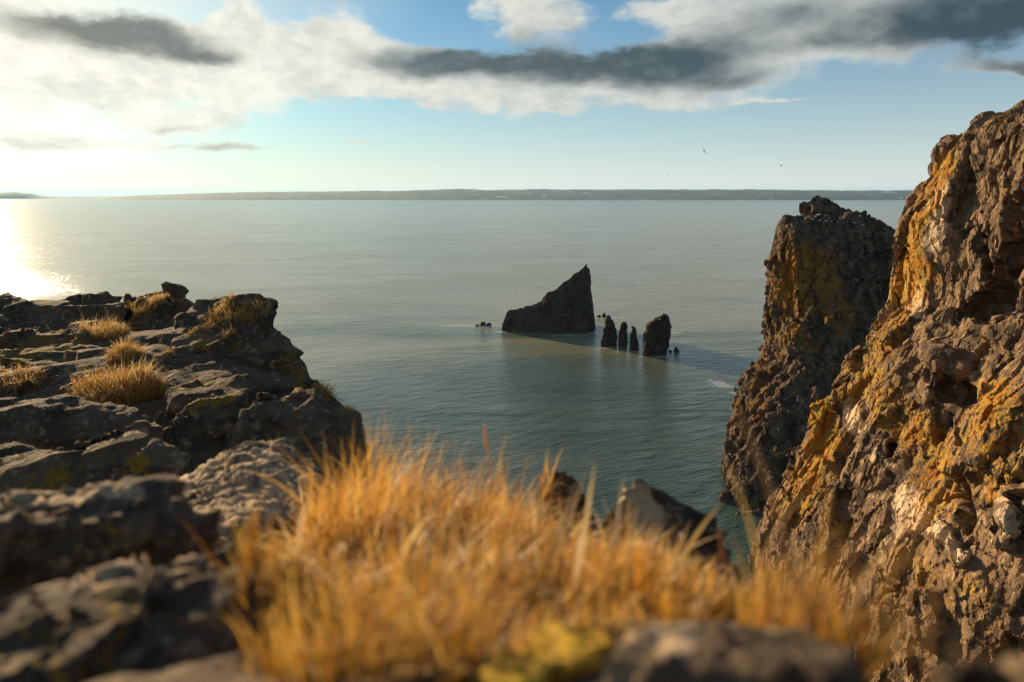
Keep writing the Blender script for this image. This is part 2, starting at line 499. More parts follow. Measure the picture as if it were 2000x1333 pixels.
hills('hills', [(215, 389), (260, 385), (300, 382), (400, 379), (500, 376), (620, 374.5), (700, 374), (800, 373.5), (900, 370), (1000, 371),
                    (1100, 371), (1160, 370), (1250, 371.5), (1400, 371), (1600, 372), (1820, 373), (2100, 372), (2500, 375)], 9600, 3400,
      'long low wooded shore with flat crest across the water', 3)
hills('headland', [(-500, 384), (-200, 383), (-60, 383), (0, 383), (30, 377), (70, 375.5), (100, 378), (125, 383.5), (160, 386), (190, 385.5), (240, 388)], 12500, 1200,
      'small humped headland low on the horizon at far left', 5, nx=200)

# ------------------------------------------------------------------ sea rocks
def at_water(px, py): return WZ(px, py, 0.0)
YF = at_water(1080, 648)[1]
def fin():
    a = [W(978, 640, YF + 2), W(990, 606, YF + 3), W(1012, 604, YF + 5), W(1035, 600, YF + 5), W(1085, 562, YF + 6), W(1130, 530, YF + 6), W(1143, 517, YF + 6), W(1149, 519, YF + 7),
         W(1150, 535, YF + 6)]
    p1 = [W(978, 641, YF + 1), W(990, 607, YF + 5), W(1010, 603, YF + 6), W(1040, 655, YF - 3), W(1060, 610, YF + 2), W(1050, 592, YF + 8), W(1000, 640, YF + 18), W(1060, 640, YF + 22), W(978, 660, YF + 3), W(1040, 670, YF - 3), W(1060, 670, YF + 20)]
    p2 = [W(1035, 600, YF + 7), W(1085, 563, YF + 8), W(1132, 529, YF + 8), W(1146, 522, YF + 8), W(1150, 540, YF + 6), W(1153, 575, YF + 4), W(1040, 655, YF - 2), W(1085, 655, YF - 6), W(1150, 660, YF - 4),
          W(1163, 628, YF + 6), W(1158, 655, YF + 2), W(1150, 630, YF + 22), W(1060, 630, YF + 25), W(1040, 675, YF - 2), W(1155, 675, YF - 3), W(1160, 675, YF + 20)]
    p3 = [W(1124, 536, YF + 8), W(1136, 523, YF + 8), W(1145, 514, YF + 8), W(1151, 522, YF + 8), W(1151, 550, YF + 7), W(1130, 550, YF + 7), W(1140, 545, YF + 14), W(1150, 540, YF + 12)]
    o = rock('sea_stack', [p1, p2, p3], .55, [('block', 8, .9, (1, 1, 3.2)), ('block', 3.6, .5, (1, 1, 2.6)), ('facet', 1.6, .4, (1, 1, 1.8))], M_sea, seed=3, it=2,
             lich=[([(1040, 598), (1085, 566), (1130, 532)], 20, .55), ([(1065, 590), (1050, 625)], 8, .3)])
    tag(o, 'big dark shark fin shaped sea rock with rusty sloping ridge', 'sea rock', 'sea rocks off the point')
if ON('fin'): fin()
def pillar(pts, ybase, label, seed, back=6.0):
    if not ON('fin'): return
    """pts: outline from above; a tapering rock with real depth"""
    P = []
    pc = sum(p for p, _ in pts) / len(pts)
    Y = at_water(pc, ybase)[1]
    for p, y in pts:
        P.append(W(pc + (p - pc) * .97, y, Y - back * .3)); P.append(W(pc + (p - pc) * .97, y, Y + back * .5))
        P.append(W(p, y, Y + back * .1))
    for p, y in pts:
        if y > ybase - 12: P.append(W(p, y + 14, Y - back * .2)); P.append(W(p, y + 8, Y + back * .6))
    o = rock('sea_pillar', [P], .33, [('block', 4, 1.1, (1, 1, 2.4)), ('block', 1.9, .6, (1, 1, 2)), ('facet', 1.0, .3, (1, 1, 1.5))], M_sea, seed=seed, it=1)
    tag(o, label, 'sea rock', 'sea rocks off the point')
pillar([(1174, 672), (1178, 650), (1189, 620), (1200, 640), (1204, 665), (1203, 677)], 676, 'pointed dark sea pillar just right of the big fin rock', 21)
pillar([(1207, 676), (1209, 645), (1211, 633), (1222, 633), (1223, 655), (1221, 677)], 677, 'slim square topped sea pillar beside the pointed one', 22, 5)
pillar([(1230, 684), (1233, 645), (1235, 637), (1241, 645), (1245, 665), (1243, 686)], 684, 'thinnest sea pillar, a narrow spike in the middle of the row', 23, 5)
pillar([(1260, 688), (1260, 655), (1268, 635), (1295, 616), (1302, 618), (1307, 640), (1303, 670), (1300, 694)], 692, 'broad blocky sea pillar with slanted top, rightmost of the row', 24, 12)
def skerry(px, py, w, h, label, seed, n=1):
    if not ON('fin'): return
    pcs = []
    r = random.Random(seed)
    Y = at_water(px, py)[1]; k = Y / F
    c = at_water(px, py)
    for i in range(n):
        cc = c + np.array([(i - (n - 1) / 2) * w * k / max(n, 1) * 1.0, r.uniform(-1, 1), 0])
        ww = w * k / (n ** .7)
        pcs.append([cc + np.array([ww * .5 * math.cos(a) * r.uniform(.7, 1.1), ww * .4 * math.sin(a), -1.5]) for a in np.linspace(0, 6.2, 8)] +
                   [cc + np.array([ww * .3 * math.cos(a) * r.uniform(.4, 1), ww * .22 * math.sin(a), h * k * (.35, 1.0, .6)[i % 3] * r.uniform(.6, 1.0)]) for a in np.linspace(0, 6.2, 6)])
    o = rock('skerry', pcs, .3, [('block', 2.2, .5, (1, 1, 1)), ('fbm', 1.2, .35, (1, 1, 1))], M_sea, seed=seed, it=1, multi=True)
    tag(o, label, 'rock', 'low rocks awash in the sea')
skerry(943, 636, 34, 8, 'low rocks barely above water left of the big fin rock', 31, 3)
skerry(1174, 619, 24, 9, 'low dark rock behind right foot of the big fin rock', 32, 2)
skerry(1315, 688, 22, 12, 'low rock at right foot of the broad slanted pillar', 33, 2)
skerry(1229, 668, 12, 6, 'tiny rock awash left of the thinnest pillar', 34, 1)
skerry(1257, 668, 10, 5, 'tiny rock awash left of the broad slanted pillar', 36, 1)
skerry(1448, 762, 34, 16, 'dark boulders awash at the foot of the tall cliff stack', 35, 3)

# ------------------------------------------------------------------ tall stack behind the right cliff
def tall_stack():
    top = [W(1575, 405, 196), W(1598, 391, 198), W(1612, 393, 198), W(1645, 415, 196), W(1680, 438, 192), W(1575, 428, 192), W(1640, 432, 188), W(1600, 425, 212), W(1660, 430, 210)]
    up = [W(1522, 440, 190), W(1545, 428, 190), W(1600, 428, 186), W(1680, 436, 182), W(1735, 462, 184), W(1752, 485, 186), W(1508, 500, 189), W(1500, 560, 188), W(1494, 640, 187), W(1492, 700, 186),
          W(1530, 440, 212), W(1680, 440, 215), W(1750, 470, 212), W(1765, 700, 178), W(1640, 700, 168), W(1650, 480, 176), W(1640, 600, 171), W(1560, 700, 172), W(1545, 500, 180), W(1500, 700, 214), W(1760, 700, 214)]
    mid = [W(1496, 690, 188), W(1470, 735, 186), W(1452, 770, 186), W(1440, 830, 178), W(1560, 690, 172), W(1640, 690, 168), W(1765, 690, 178), W(1470, 900, 150), W(1640, 900, 140), W(1765, 900, 150), W(1440, 900, 164),
           W(1480, 735, 214), W(1770, 735, 214), W(1450, 900, 200), W(1770, 900, 200)]
    lowp = [W(1440, 815, 176), W(1434, 870, 168), W(1428, 930, 158), W(1428, 985, 147), W(1420, 1030, 140), W(1424, 1080, 138), W(1520, 820, 158), W(1765, 820, 160), W(1765, 1100, 130), W(1520, 1100, 132),
            W(1450, 815, 200), W(1765, 815, 210), W(1440, 985, 170), W(1770, 985, 190)]
    o = rock('cliff_stack', [top, up, mid, lowp], .36, [('facet', 14, 4.0, (1, 1, 2.0)), ('block', 6, 2.2, (1, 1, 2.2)), ('block', 2.6, .8, (1, 1, 2.0)), ('crack', 5, 1.2, (1, 1, 3.5)), ('facet', 1.5, .45, (1, 1, 1.5)), ('block', .9, .26, (1, 1, 1.3))],
             M_stack, seed=4, it=2, flat=True, rere=2,
             lich=[([(1530, 480), (1510, 640), (1480, 760), (1440, 830)], 60, .14), ([(1600, 520), (1615, 590), (1640, 610)], 60, .24), ([(1560, 500), (1540, 580)], 45, .22), ([(1560, 650), (1580, 680)], 30, .2)])
    tag(o, 'tall dark rock stack with orange lichen and gull topped summit', 'rock stack')
    return o
if ON('stack'): tall_stack()

# ------------------------------------------------------------------ right cliff
def right_cliff():
    cap = [W(1912, 250, 49), W(1960, 232, 47), W(2000, 219, 46), W(2180, 150, 41), W(1905, 280, 50), W(1870, 330, 51), W(1838, 380, 52), W(2180, 500, 36), W(2000, 420, 43), W(1930, 400, 47),
           W(1915, 252, 58), W(2100, 190, 52), W(1850, 420, 60), W(2150, 420, 50)]
    shelf = [W(1836, 292, 53.5), W(1850, 286, 53.5), W(1900, 277, 52.5), W(1834, 330, 53.5), W(1836, 350, 53), W(1905, 350, 51.5), W(1850, 288, 62), W(1910, 280, 62), W(1836, 350, 62), W(1910, 350, 62), W(1900, 300, 51.5)]
    upper = [W(1836, 345, 53), W(1800, 405, 53.5), W(1762, 432, 54.5), W(1757, 500, 54.5), W(1750, 570, 54), W(1740, 612, 53.5), W(1870, 330, 51), W(1900, 420, 48.5), W(2000, 400, 43.5), W(2180, 480, 36),
             W(2180, 720, 35), W(1900, 640, 46.5), W(1980, 640, 43), W(1845, 345, 61), W(2150, 345, 50), W(1780, 640, 62), W(2150, 640, 48)]
    mid = [W(1742, 600, 53.5), W(1715, 630, 53.5), W(1680, 668, 54), W(1645, 705, 54), W(1632, 740, 53.5), W(1800, 640, 50), W(1900, 640, 43.5), W(2180, 640, 33), W(1620, 840, 53), W(1760, 900, 44.5), W(1900, 900, 37.5),
           W(2180, 900, 28), W(1750, 640, 62), W(2150, 640, 48), W(1640, 900, 62), W(2150, 900, 45)]
    lowr = [W(1632, 735, 53.5), W(1628, 850, 53), W(1580, 930, 53.5), W(1545, 985, 54), W(1482, 1045, 54), W(1476, 1110, 53.5), W(1480, 1200, 53), W(1700, 860, 48), W(1900, 860, 38), W(2180, 860, 28.5),
            W(1480, 1480, 50), W(1800, 1480, 32), W(2200, 1500, 23), W(1650, 800, 62), W(2150, 800, 46), W(1510, 1420, 60), W(2200, 1480, 38), W(1700, 1100, 40), W(1900, 1150, 31.5)]
    knob = [W(1585, 795, 54), W(1612, 780, 53.5), W(1632, 800, 53), W(1635, 850, 52.5), W(1600, 860, 53.2), W(1580, 835, 54), W(1600, 800, 58), W(1635, 850, 58)]
    foot = [np.array([p[0], p[1], z]) for p in (W(1480, 1400, 51), W(1800, 1450, 33), W(2200, 1480, 24), W(1510, 1400, 62), W(2200, 1400, 42)) for z in (p[2], -3.0)]
    rib = [W(1690, 860, 48), W(1720, 850, 46.5), W(1885, 1085, 31.6), W(1870, 1100, 32.2), W(1700, 880, 48), W(1880, 1100, 36), W(1700, 860, 52)]
    o = rock('cliff', [cap, shelf, upper, mid, lowr, knob, rib], .095,
             [('facet', 7, 1.7, (1, 1, 1.9)), ('block', 3.6, .80, (1, .8, 2.2)), ('block', 1.5, .22, (1, .9, 1.8)), ('crack', 2.2, .55, (1, 1, 3.5)), ('facet', .8, .15, (1, 1, 1.6)), ('block', .45, .085, (1, 1, 1.5))],
             M_cliff, seed=8, it=1, flat=True, rere=2,
             carve=[([(1995, 400), (1985, 500), (1955, 590), (1920, 600)], 34, -1.6), ([(1915, 470), (1930, 540)], 14, -1.0), ([(1650, 970), (1640, 1040), (1615, 1100)], 20, -1.4),
                    ([(1690, 660), (1670, 720)], 9, -.5), ([(1830, 690), (1880, 720)], 34, .9), ([(1850, 760), (1890, 770)], 26, -1.2), ([(1740, 870), (1735, 880)], 12, -.8), ([(1880, 950), (1890, 1030)], 18, -1.1),
                    ([(1985, 960), (1960, 1060)], 18, .7)],
             lich=[([(1850, 320), (1790, 440), (1760, 560)], 34, .34), ([(1800, 530), (1720, 680), (1600, 800)], 50, .26), ([(1600, 810), (1615, 850)], 40, .5),
                   ([(1600, 880), (1540, 1000)], 60, .30), ([(1720, 780), (1800, 860), (1840, 1000)], 75, .24), ([(1960, 800), (1940, 930)], 90, .26), ([(1750, 1100), (1980, 1250)], 100, .16), ([(1850, 880), (1980, 700)], 60, .12)],
             pale=[([(1840, 380), (1820, 470)], 45, .75), ([(1780, 560), (1790, 610)], 26, .9), ([(1660, 800), (1700, 880), (1780, 970), (1880, 1085)], 32, .55), ([(1640, 760), (1670, 830)], 26, .5), ([(1680, 1150), (1720, 1020)], 90, .4), ([(1780, 1050), (1900, 1200)], 110, .3),
                   ([(1990, 1000), (1970, 1060)], 26, .6)])
    fo = rock('cliff_base', [foot], .5, [('facet', 5, 1.6, (1, 1, 1.6)), ('facet', 2, .8, (1, 1, 1.5))], M_cliff, seed=9)
    tag(fo, 'foot of the orange cliff standing in the sea', 'cliff', kind='structure')
    tag(o, 'huge sunlit rock cliff face with orange lichen and pale streaks at right', 'cliff', kind='structure')
if ON('cliff'): right_cliff()

# ------------------------------------------------------------------ left outcrop and the ledge underfoot
def P(*pts): return [W(*p) for p in pts]
def shelf_pts(dy, *pts):
    """the crest carried level towards the viewer, so the top of the rock is a shelf"""
    return [W(*p) - np.array([0, dy, .02 * dy]) for p in pts]
L_far = [('facet', 2.2, .35, (1.3, 1, .6)), ('block', 1.3, .21, (1.5, 1, .5)), ('block', .5, .055, (1.5, 1, .6)), ('facet', .22, .055, (1.3, 1, .8))]
L_mid = [('facet', 1.4, .14, (1.3, 1, .7)), ('block', .8, .085, (1.5, 1, .6)), ('block', .25, .03, (1.5, 1, .7)), ('facet', .12, .03, (1.2, 1, .8))]
L_wall = [('facet', 1.4, .14, (1.3, 1, .7)), ('block', .8, .09, (1.3, 1, .7)), ('block', .3, .03, (1.3, 1, .8)), ('facet', .1, .018, (1.2, 1, .8))]
L_smooth = [('facet', .45, .05, (1.2, 1, .9)), ('block', .22, .028, (1.2, 1, .8)), ('facet', .06, .02, (1.2, 1, .8)), ('fbm', .03, .006, (1, 1, 1))]
L_near = [('facet', .4, .08, (1.2, 1, .7)), ('block', .2, .045, (1.3, 1, .7)), ('block', .08, .018, (1.3, 1, .8)), ('facet', .04, .013, (1.3, 1, .8))]
OUT = []
def outcrop(name, pieces, dz, voxel, layers, mat, seed, label, cat='rock', kind=None, **kw):
    if not ON('left'): return
    kw['lich'] = [(a, b, c * .72) for a, b, c in kw.get('lich', ())]
    o = rock(name, [low(p, dz) for p in pieces], voxel, layers, mat, seed=seed, it=1, **kw)
    tag(o, label, cat, kind=kind); OUT.append(o); return o

# bedrock: the ledge under the camera and the shelf running out to the left
led = P((-300, 1600, .38), (1760, 1500, .38), (1640, 1330, .55), (1500, 1240, .95), (1440, 1150, 1.5), (1150, 1090, 2.0), (700, 1040, 2.2), (520, 1080, 2.0), (0, 1290, 1.1))
led += [np.array([-2.0, -1.2, H - .45]), np.array([1.0, -1.2, H - .45])]
she = P((-500, 880, 5.0), (0, 850, 6.2), (330, 830, 6.6), (560, 850, 6.3), (660, 900, 6.0), (640, 1040, 3.2), (560, 1090, 2.2), (0, 1120, 2.2), (-700, 1200, 2.0))
far = P((-500, 735, 9.2), (100, 745, 9.2), (420, 765, 8.8), (585, 755, 9.2), (580, 700, 10.2), (520, 620, 11), (400, 630, 12.5), (0, 640, 14), (-500, 645, 15), (600, 800, 8.0), (300, 800, 7.4), (-400, 800, 7.4))
she = [p - np.array([0, 0, .5]) for p in she]; far = [p - np.array([0, 0, .22]) for p in far]; led = [p - np.array([0, 0, .03]) for p in led]
deep = [np.array(p) for p in [(-14, 14, H - 9), (-3.6, 9, H - 9), (-1.2, 4.5, H - 9), (.5, 1.2, H - 9), (.6, -30, H - 9), (-30, -30, H - 9), (-30, 14, H - 9), (-14, 10, -3), (-3, 6, -3), (.5, 0, -3), (0, -30, -3), (-30, -30, -3), (-30, 10, -3)]]
outcrop('ground', [led], 3.0, .03, [('block', .35, .03, (1, 1, 1)), ('fbm', .1, .02, (1, 1, 1))], M_near, 41, 'dark rocky ledge under the dry grass in the foreground', 'ground', 'structure')
if ON('left'): o = rock('terrain', [low(she, 8), low(far, 8)], .07, [('facet', 1.6, .34, (1.3, 1, .6)), ('block', .8, .10, (1.4, 1, .6)), ('facet', .45, .1, (1.3, 1, .7)), ('fbm', .2, .02, (1, 1, 1))], M_out, seed=42)
if ON('left'): tag(o, 'dark bedrock shelf running out along the cliff top at left', 'terrain', kind='structure'); OUT.append(o)
if ON('left'): o = rock('headland', [deep], 1.2, [('block', 8, 1.0, (1, 1, 1.5)), ('block', 3, .5, (1, 1, 1.5))], M_cliff, seed=43)
if ON('left'): tag(o, 'rock headland falling from the ledge to the sea', 'terrain', kind='structure')

outcrop('rock_ridge', [P((-500, 622, 15.5), (0, 603, 14.8), (110, 582, 14.3), (190, 566, 14), (232, 570, 13.8), (250, 590, 13.3), (-400, 680, 12.5), (100, 655, 12), (260, 650, 12))], 2.0, .05, L_far, M_out, 51,
        'long dark rock ridge on the skyline at far left', lich=[([(150, 640), (60, 660)], 60, .1)])
outcrop('boulder', [P((248, 578, 13.9), (290, 566, 13.7), (328, 557, 13.5), (350, 559, 13.4), (375, 575, 13.1), (396, 604, 12.7), (300, 625, 12.2), (262, 605, 12.8), (370, 630, 12.3))], 2.0, .05, L_far, M_out, 52,
        'rounded dark boulder on the skyline behind a grassy hollow', lich=[([(350, 575), (380, 600)], 20, .15)])
outcrop('crag', [P((400, 606, 11.6), (440, 606, 11.3), (518, 585, 10.9), (535, 589, 10.7), (547, 622, 10.3), (470, 640, 10.1), (400, 640, 10.4)),
                 P((547, 622, 10.3), (575, 655, 10.0), (595, 690, 9.8), (602, 742, 9.5), (560, 775, 9.0), (470, 650, 10.0), (430, 640, 10.2), (430, 780, 8.9), (530, 640, 10.0)),
                 P((300, 665, 10.2), (345, 630, 10.8), (395, 605, 11.4), (440, 640, 10.2), (450, 780, 8.8), (320, 770, 8.9), (290, 720, 9.3))], 1.5, .04, L_far, M_out, 53,
        'big broken crag at the cliff edge, rusty on its seaward side', lich=[([(560, 700), (590, 750)], 40, .32), ([(380, 655), (400, 660)], 30, .25), ([(395, 620), (330, 650)], 15, .2), ([(390, 670), (400, 680)], 16, .3)])
outcrop('rock_slab', [P((-400, 668, 11.6), (0, 664, 11.5), (150, 655, 11.6), (170, 680, 11.2), (140, 700, 10.6), (-400, 700, 10.6)),
                      P((-400, 700, 10.8), (30, 694, 10.7), (190, 690, 10.7), (230, 720, 10.0), (150, 735, 9.6), (-400, 735, 9.7))], 1.2, .04, L_far, M_out, 54,
        'mossy green stepped rock slabs at the left edge', lich=[([(-50, 690), (120, 700)], 90, .26)], lich0=.04)
outcrop('rock_slab', [P((-400, 742, 9.0), (0, 722, 9.3), (90, 712, 9.4), (130, 730, 9.2), (150, 760, 8.5), (-400, 790, 8.2))], 1.2, .035, L_far, M_out, 55,
        'low yellow mossed slab left of the grass tussock', lich=[([(0, 735), (110, 725)], 50, .26)])
outcrop('rock_slab', [P((325, 768, 8.1), (360, 748, 8.4), (430, 736, 8.6), (478, 734, 8.5), (495, 755, 8.2), (470, 775, 7.8), (350, 790, 7.6))], 1.0, .03, L_mid, M_out, 56,
        'sunlit flat slab right of the grass tussock', lich=[([(350, 755), (470, 740)], 16, .3)])
outcrop('boulder', [P((310, 836, 6.3), (345, 806, 6.6), (385, 785, 6.8), (476, 767, 6.95), (486, 780, 6.8), (484, 900, 6.4), (360, 915, 6.1), (320, 860, 6.2))], 1.2, .028, L_mid, M_out, 57,
        'slanting boulder with gold lichen along its sunlit top', lich=[([(380, 795), (450, 770)], 24, .42), ([(340, 830), (360, 815)], 14, .2)])
outcrop('boulder', [P((486, 775, 6.7), (498, 760, 6.85), (540, 765, 6.85), (602, 769, 6.8), (632, 787, 6.6), (668, 825, 6.4), (692, 856, 6.1), (715, 905, 6.0), (700, 1000, 5.8), (480, 980, 5.8), (430, 900, 6.1))], 1.5, .03, L_wall, M_out, 58,
        'broad shaded boulder wall at the cliff edge, darkest and smoothest of the outcrop')
outcrop('crag', [P((604, 748, 9.0), (640, 752, 8.6), (672, 782, 8.2), (700, 806, 7.9), (709, 830, 7.6), (720, 860, 7.3), (706, 884, 7.0), (620, 860, 7.2), (590, 790, 8.3))], 2.5, .035, L_mid, M_out, 59,
        'narrow jagged crag hanging over the water behind the boulder wall')
outcrop('boulder', [P((-400, 790, 7.0), (0, 775, 7.1), (130, 776, 7.0), (300, 806, 6.7), (330, 835, 6.3), (260, 880, 6.5), (-300, 900, 6.4))], 1.2, .03, L_wall, M_out, 60,
        'dark smooth boulder below the grass tussock')
outcrop('boulder', [P((-60, 905, 4.6), (60, 880, 4.7), (150, 862, 4.75), (240, 832, 4.8), (278, 826, 4.75), (300, 842, 4.6), (372, 896, 4.4), (410, 950, 4.3), (330, 1000, 4.2), (-60, 1000, 4.15)) + shelf_pts(.3, (60, 880, 4.7), (150, 862, 4.75), (240, 832, 4.8))], .9, .022, L_wall, M_out, 61,
        'wedge shaped boulder with an orange lichen spot on its shaded face', lich=[([(265, 903), (272, 906)], 34, .48), ([(222, 892), (222, 892)], 12, .4), ([(100, 925), (160, 905)], 30, .22), ([(60, 960), (120, 940)], 40, .28)])
outcrop('boulder', [P((-100, 880, 5.2), (20, 862, 5.3), (70, 872, 5.2), (120, 900, 4.9), (-100, 960, 4.4))], .9, .022, L_mid, M_out, 62, 'small dark boulder at the left edge beside the wedge')
outcrop('boulder', [P((305, 990, 2.75), (345, 960, 2.85), (430, 910, 3.0), (475, 884, 3.1), (556, 880, 3.1), (622, 930, 2.9), (625, 985, 2.6), (560, 1040, 2.3), (480, 1080, 2.1), (390, 1070, 2.15))], .6, .011,
        [('block', .28, .03, (1.2, 1, .8)), ('ridge', .085, .052, (1.9, 1, .8)), ('ridge', .04, .016, (1.6, 1, .8)), ('fbm', .02, .004, (1, 1, 1))], M_near, 63,
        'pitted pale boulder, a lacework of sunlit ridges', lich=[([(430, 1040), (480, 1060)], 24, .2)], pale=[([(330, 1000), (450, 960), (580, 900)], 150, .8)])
outcrop('boulder', [P((-250, 1000, 1.6), (0, 965, 1.62), (110, 950, 1.68), (205, 944, 1.7), (262, 958, 1.65), (330, 1010, 1.55), (385, 1045, 1.5), (365, 1110, 1.48), (0, 1190, 1.48), (-250, 1230, 1.42)) + shelf_pts(.2, (0, 965, 1.62), (110, 950, 1.68), (205, 944, 1.7), (262, 958, 1.65))], .5, .011, L_near, M_near, 64,
        'blurred mossy boulder at the left edge with shaded olive face', lich=[([(60, 1060), (250, 1040)], 90, .16), ([(0, 985), (80, 970)], 22, .25)], pale=[([(0, 985), (200, 955), (270, 965)], 34, .7)])  # pale strip paints a sunlit look onto the crest
outcrop('boulder', [P((-300, 1290, .80), (0, 1200, .90), (120, 1128, .98), (190, 1104, 1.02), (300, 1092, 1.06), (400, 1072, 1.1), (472, 1060, 1.12), (545, 1085, 1.08), (590, 1130, 1.0), (590, 1230, 1.0), (560, 1333, .93), (540, 1450, .85), (0, 1500, .66), (-300, 1480, .62), (60, 1290, .80), (250, 1240, .90)) + shelf_pts(.27, (120, 1128, .98), (190, 1104, 1.02), (300, 1092, 1.06)) + shelf_pts(.08, (400, 1072, 1.1), (472, 1060, 1.12))], .4, .008, L_near, M_near, 65,
        'nearest boulder, blurred, with gold lichen at bottom left', lich=[([(0, 1230), (200, 1250), (300, 1210)], 110, .19), ([(250, 1190), (130, 1130)], 40, .2), ([(100, 1320), (250, 1330)], 60, .19)], pale=[([(100, 1150), (200, 1110), (420, 1080)], 60, .7)])  # crest coloured pale to stand for its lit edge
outcrop('boulder', [P((1185, 985, 2.02), (1212, 955, 2.05), (1243, 930, 2.06), (1280, 945, 2.05), (1340, 972, 2.05), (1400, 1010, 2.0), (1440, 1070, 1.98), (1470, 1180, 1.95), (1150, 1130, 1.95), (1180, 1060, 2.0)),
                    ], .7, .011, L_smooth, M_near, 66, 'dark pointed boulder with pale lit shoulder right of the grass', pale=[([(1215, 985), (1250, 965), (1260, 1040)], 50, .9)])  # light on the left shoulder is painted in as pale colour
outcrop('boulder', [P((1055, 945, 2.22), (1085, 925, 2.24), (1125, 932, 2.22), (1155, 975, 2.15), (1168, 1040, 2.12), (1150, 1090, 2.1), (1050, 1090, 2.1))], .6, .011, L_smooth, M_near, 67,
        'round dark boulder behind the grass, left of the pointed one', pale=[([(1080, 950), (1110, 950)], 14, .4)])
outcrop('boulder', [P((1165, 1275, .60), (1220, 1234, .63), (1300, 1222, .64), (1400, 1216, .65), (1560, 1228, .63), (1640, 1266, .59), (1670, 1340, .52), (1180, 1420, .56), (1720, 1450, .5))], .3, .006, 
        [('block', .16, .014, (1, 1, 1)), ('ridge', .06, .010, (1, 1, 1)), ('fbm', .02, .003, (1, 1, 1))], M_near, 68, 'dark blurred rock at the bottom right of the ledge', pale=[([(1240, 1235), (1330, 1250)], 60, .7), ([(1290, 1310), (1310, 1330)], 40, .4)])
outcrop('boulder', [P((1790, 1345, .42), (1850, 1318, .44), (1960, 1300, .45), (2150, 1300, .45), (2150, 1450, .34), (1790, 1450, .34))], .25, .006, L_near, M_near, 69, 'smooth brown stone at the bottom right corner')

# ------------------------------------------------------------------ grass
bpy.context.view_layer.update()
DG = bpy.context.evaluated_depsgraph_get()
def drop(x, y, z0=H + .6, lo=-6):
    """ground height under a point"""
    hit, loc, nor, idx, ob, mx = SC.ray_cast(DG, Vector((x, y, z0)), Vector((0, 0, -1)), distance=12)
    return (loc.z if hit else None)

PAL = np.array([(.70, .41, .09), (.78, .50, .15), (.56, .28, .05), (.82, .60, .27), (.44, .20, .035), (.73, .44, .10)])
def blades(name, roots, hts, lean, label, cat='grass tuft', width=.004, spread=.5, bend=1.0, seed=1, segs=6, group=None, dark=1.0, pal=PAL, kind=None, wild=.15):
    r = np.random.default_rng(seed)
    R = np.asarray(roots, float); n = len(R)
    h = np.asarray(hts, float)
    ang = r.normal(0, 1, n) * .9 + lean
    wl = r.random(n) < wild
    ang = np.where(wl, r.random(n) * 6.28, ang)
    D = np.stack([np.cos(ang), np.sin(ang)], 1)
    t0 = np.abs(r.normal(0, .22, n)) * spread
    t1 = t0 + np.abs(r.normal(.65, .4, n)) * bend
    side_a = ang + np.pi / 2 + r.normal(0, .7, n)
    S = np.stack([np.cos(side_a), np.sin(side_a), np.zeros(n)], 1)
    w = width * r.uniform(.55, 1.35, n)
    pts = [R]
    for k in range(segs):
        u = (k + .5) / segs
        th = t0 + (t1 - t0) * u ** 1.4
        step = h / segs
        pts.append(pts[-1] + np.stack([D[:, 0] * np.sin(th) * step, D[:, 1] * np.sin(th) * step, np.cos(th) * step], 1))
    V = []; 
    for k in range(segs + 1):
        u = k / segs
        ww = (w * (1 - u ** 2.2) * (.75 + .5 * min(u * 4, 1)) + .0002)[:, None] * .5
        V.append(pts[k] - S * ww); V.append(pts[k] + S * ww)
    V = np.concatenate(V)
    i = np.arange(n)
    Fq = np.concatenate([np.stack([2 * k * n + i, (2 * k + 1) * n + i, (2 * k + 3) * n + i, (2 * k + 2) * n + i], 1) for k in range(segs)])
    cidx = r.choice(len(pal), n, p=None)
    pn = np.clip(.5 + 1.1 * fbm(R / (np.median(h) * 1.0), 2, seed + 9), 0, 1)[:, None]
    col = pal[cidx] * r.uniform(.7, 1.15, n)[:, None] * dark
    col = col * (1 - .4 * pn) + .4 * pn * np.where(r.random((n, 1)) < .45, np.array([[.90, .64, .26]]), np.array([[.40, .18, .04]])) * dark
    # blade colour darkened towards the roots, painting shade into the gaps
    cols = []
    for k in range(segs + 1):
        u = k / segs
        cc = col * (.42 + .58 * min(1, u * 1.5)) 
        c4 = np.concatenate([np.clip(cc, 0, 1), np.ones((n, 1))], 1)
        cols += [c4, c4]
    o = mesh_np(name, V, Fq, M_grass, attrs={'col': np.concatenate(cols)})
    tag(o, label, cat, group, kind)
    return o

def hit_px(px, py):
    r = ray(px, py); r = r / np.linalg.norm(r)
    hit, loc, nor, idx, ob, mx = SC.ray_cast(DG, Vector(CAM), Vector(r), distance=2000)
    return (np.array(loc), np.array(nor)) if hit else (None, None)

def scatter(poly_px, n, seed, keep=None):
    """root points over a patch of ground given by its corners (px, py, Y)"""
    r = np.random.default_rng(seed)
    Q = np.array([W(*q) for q in poly_px])[:, :2]
    lo_, hi = Q.min(0), Q.max(0)
    cand = lo_ + r.random((n * 6, 2)) * (hi - lo_)
    ins = np.zeros(len(cand), bool); j = len(Q) - 1
    for i in range(len(Q)):
        with np.errstate(divide='ignore', invalid='ignore'):
            c = ((Q[i, 1] > cand[:, 1]) != (Q[j, 1] > cand[:, 1])) & (cand[:, 0] < (Q[j, 0] - Q[i, 0]) * (cand[:, 1] - Q[i, 1]) / (Q[j, 1] - Q[i, 1]) + Q[i, 0])
        ins ^= c; j = i
    cand = cand[ins]
    # clumped density: tufts with bare gaps between them
    d = fbm(np.column_stack([cand / .11, np.zeros(len(cand))]), 3, seed)
    cand = cand[r.random(len(cand)) < np.clip(.55 + 1.9 * d, .05, 1)][:n]
    out = []
    for p in cand:
        z = drop(p[0], p[1])
        if z is not None and z > H - 4: out.append((p[0], p[1], z - .01))
    return np.array(out)

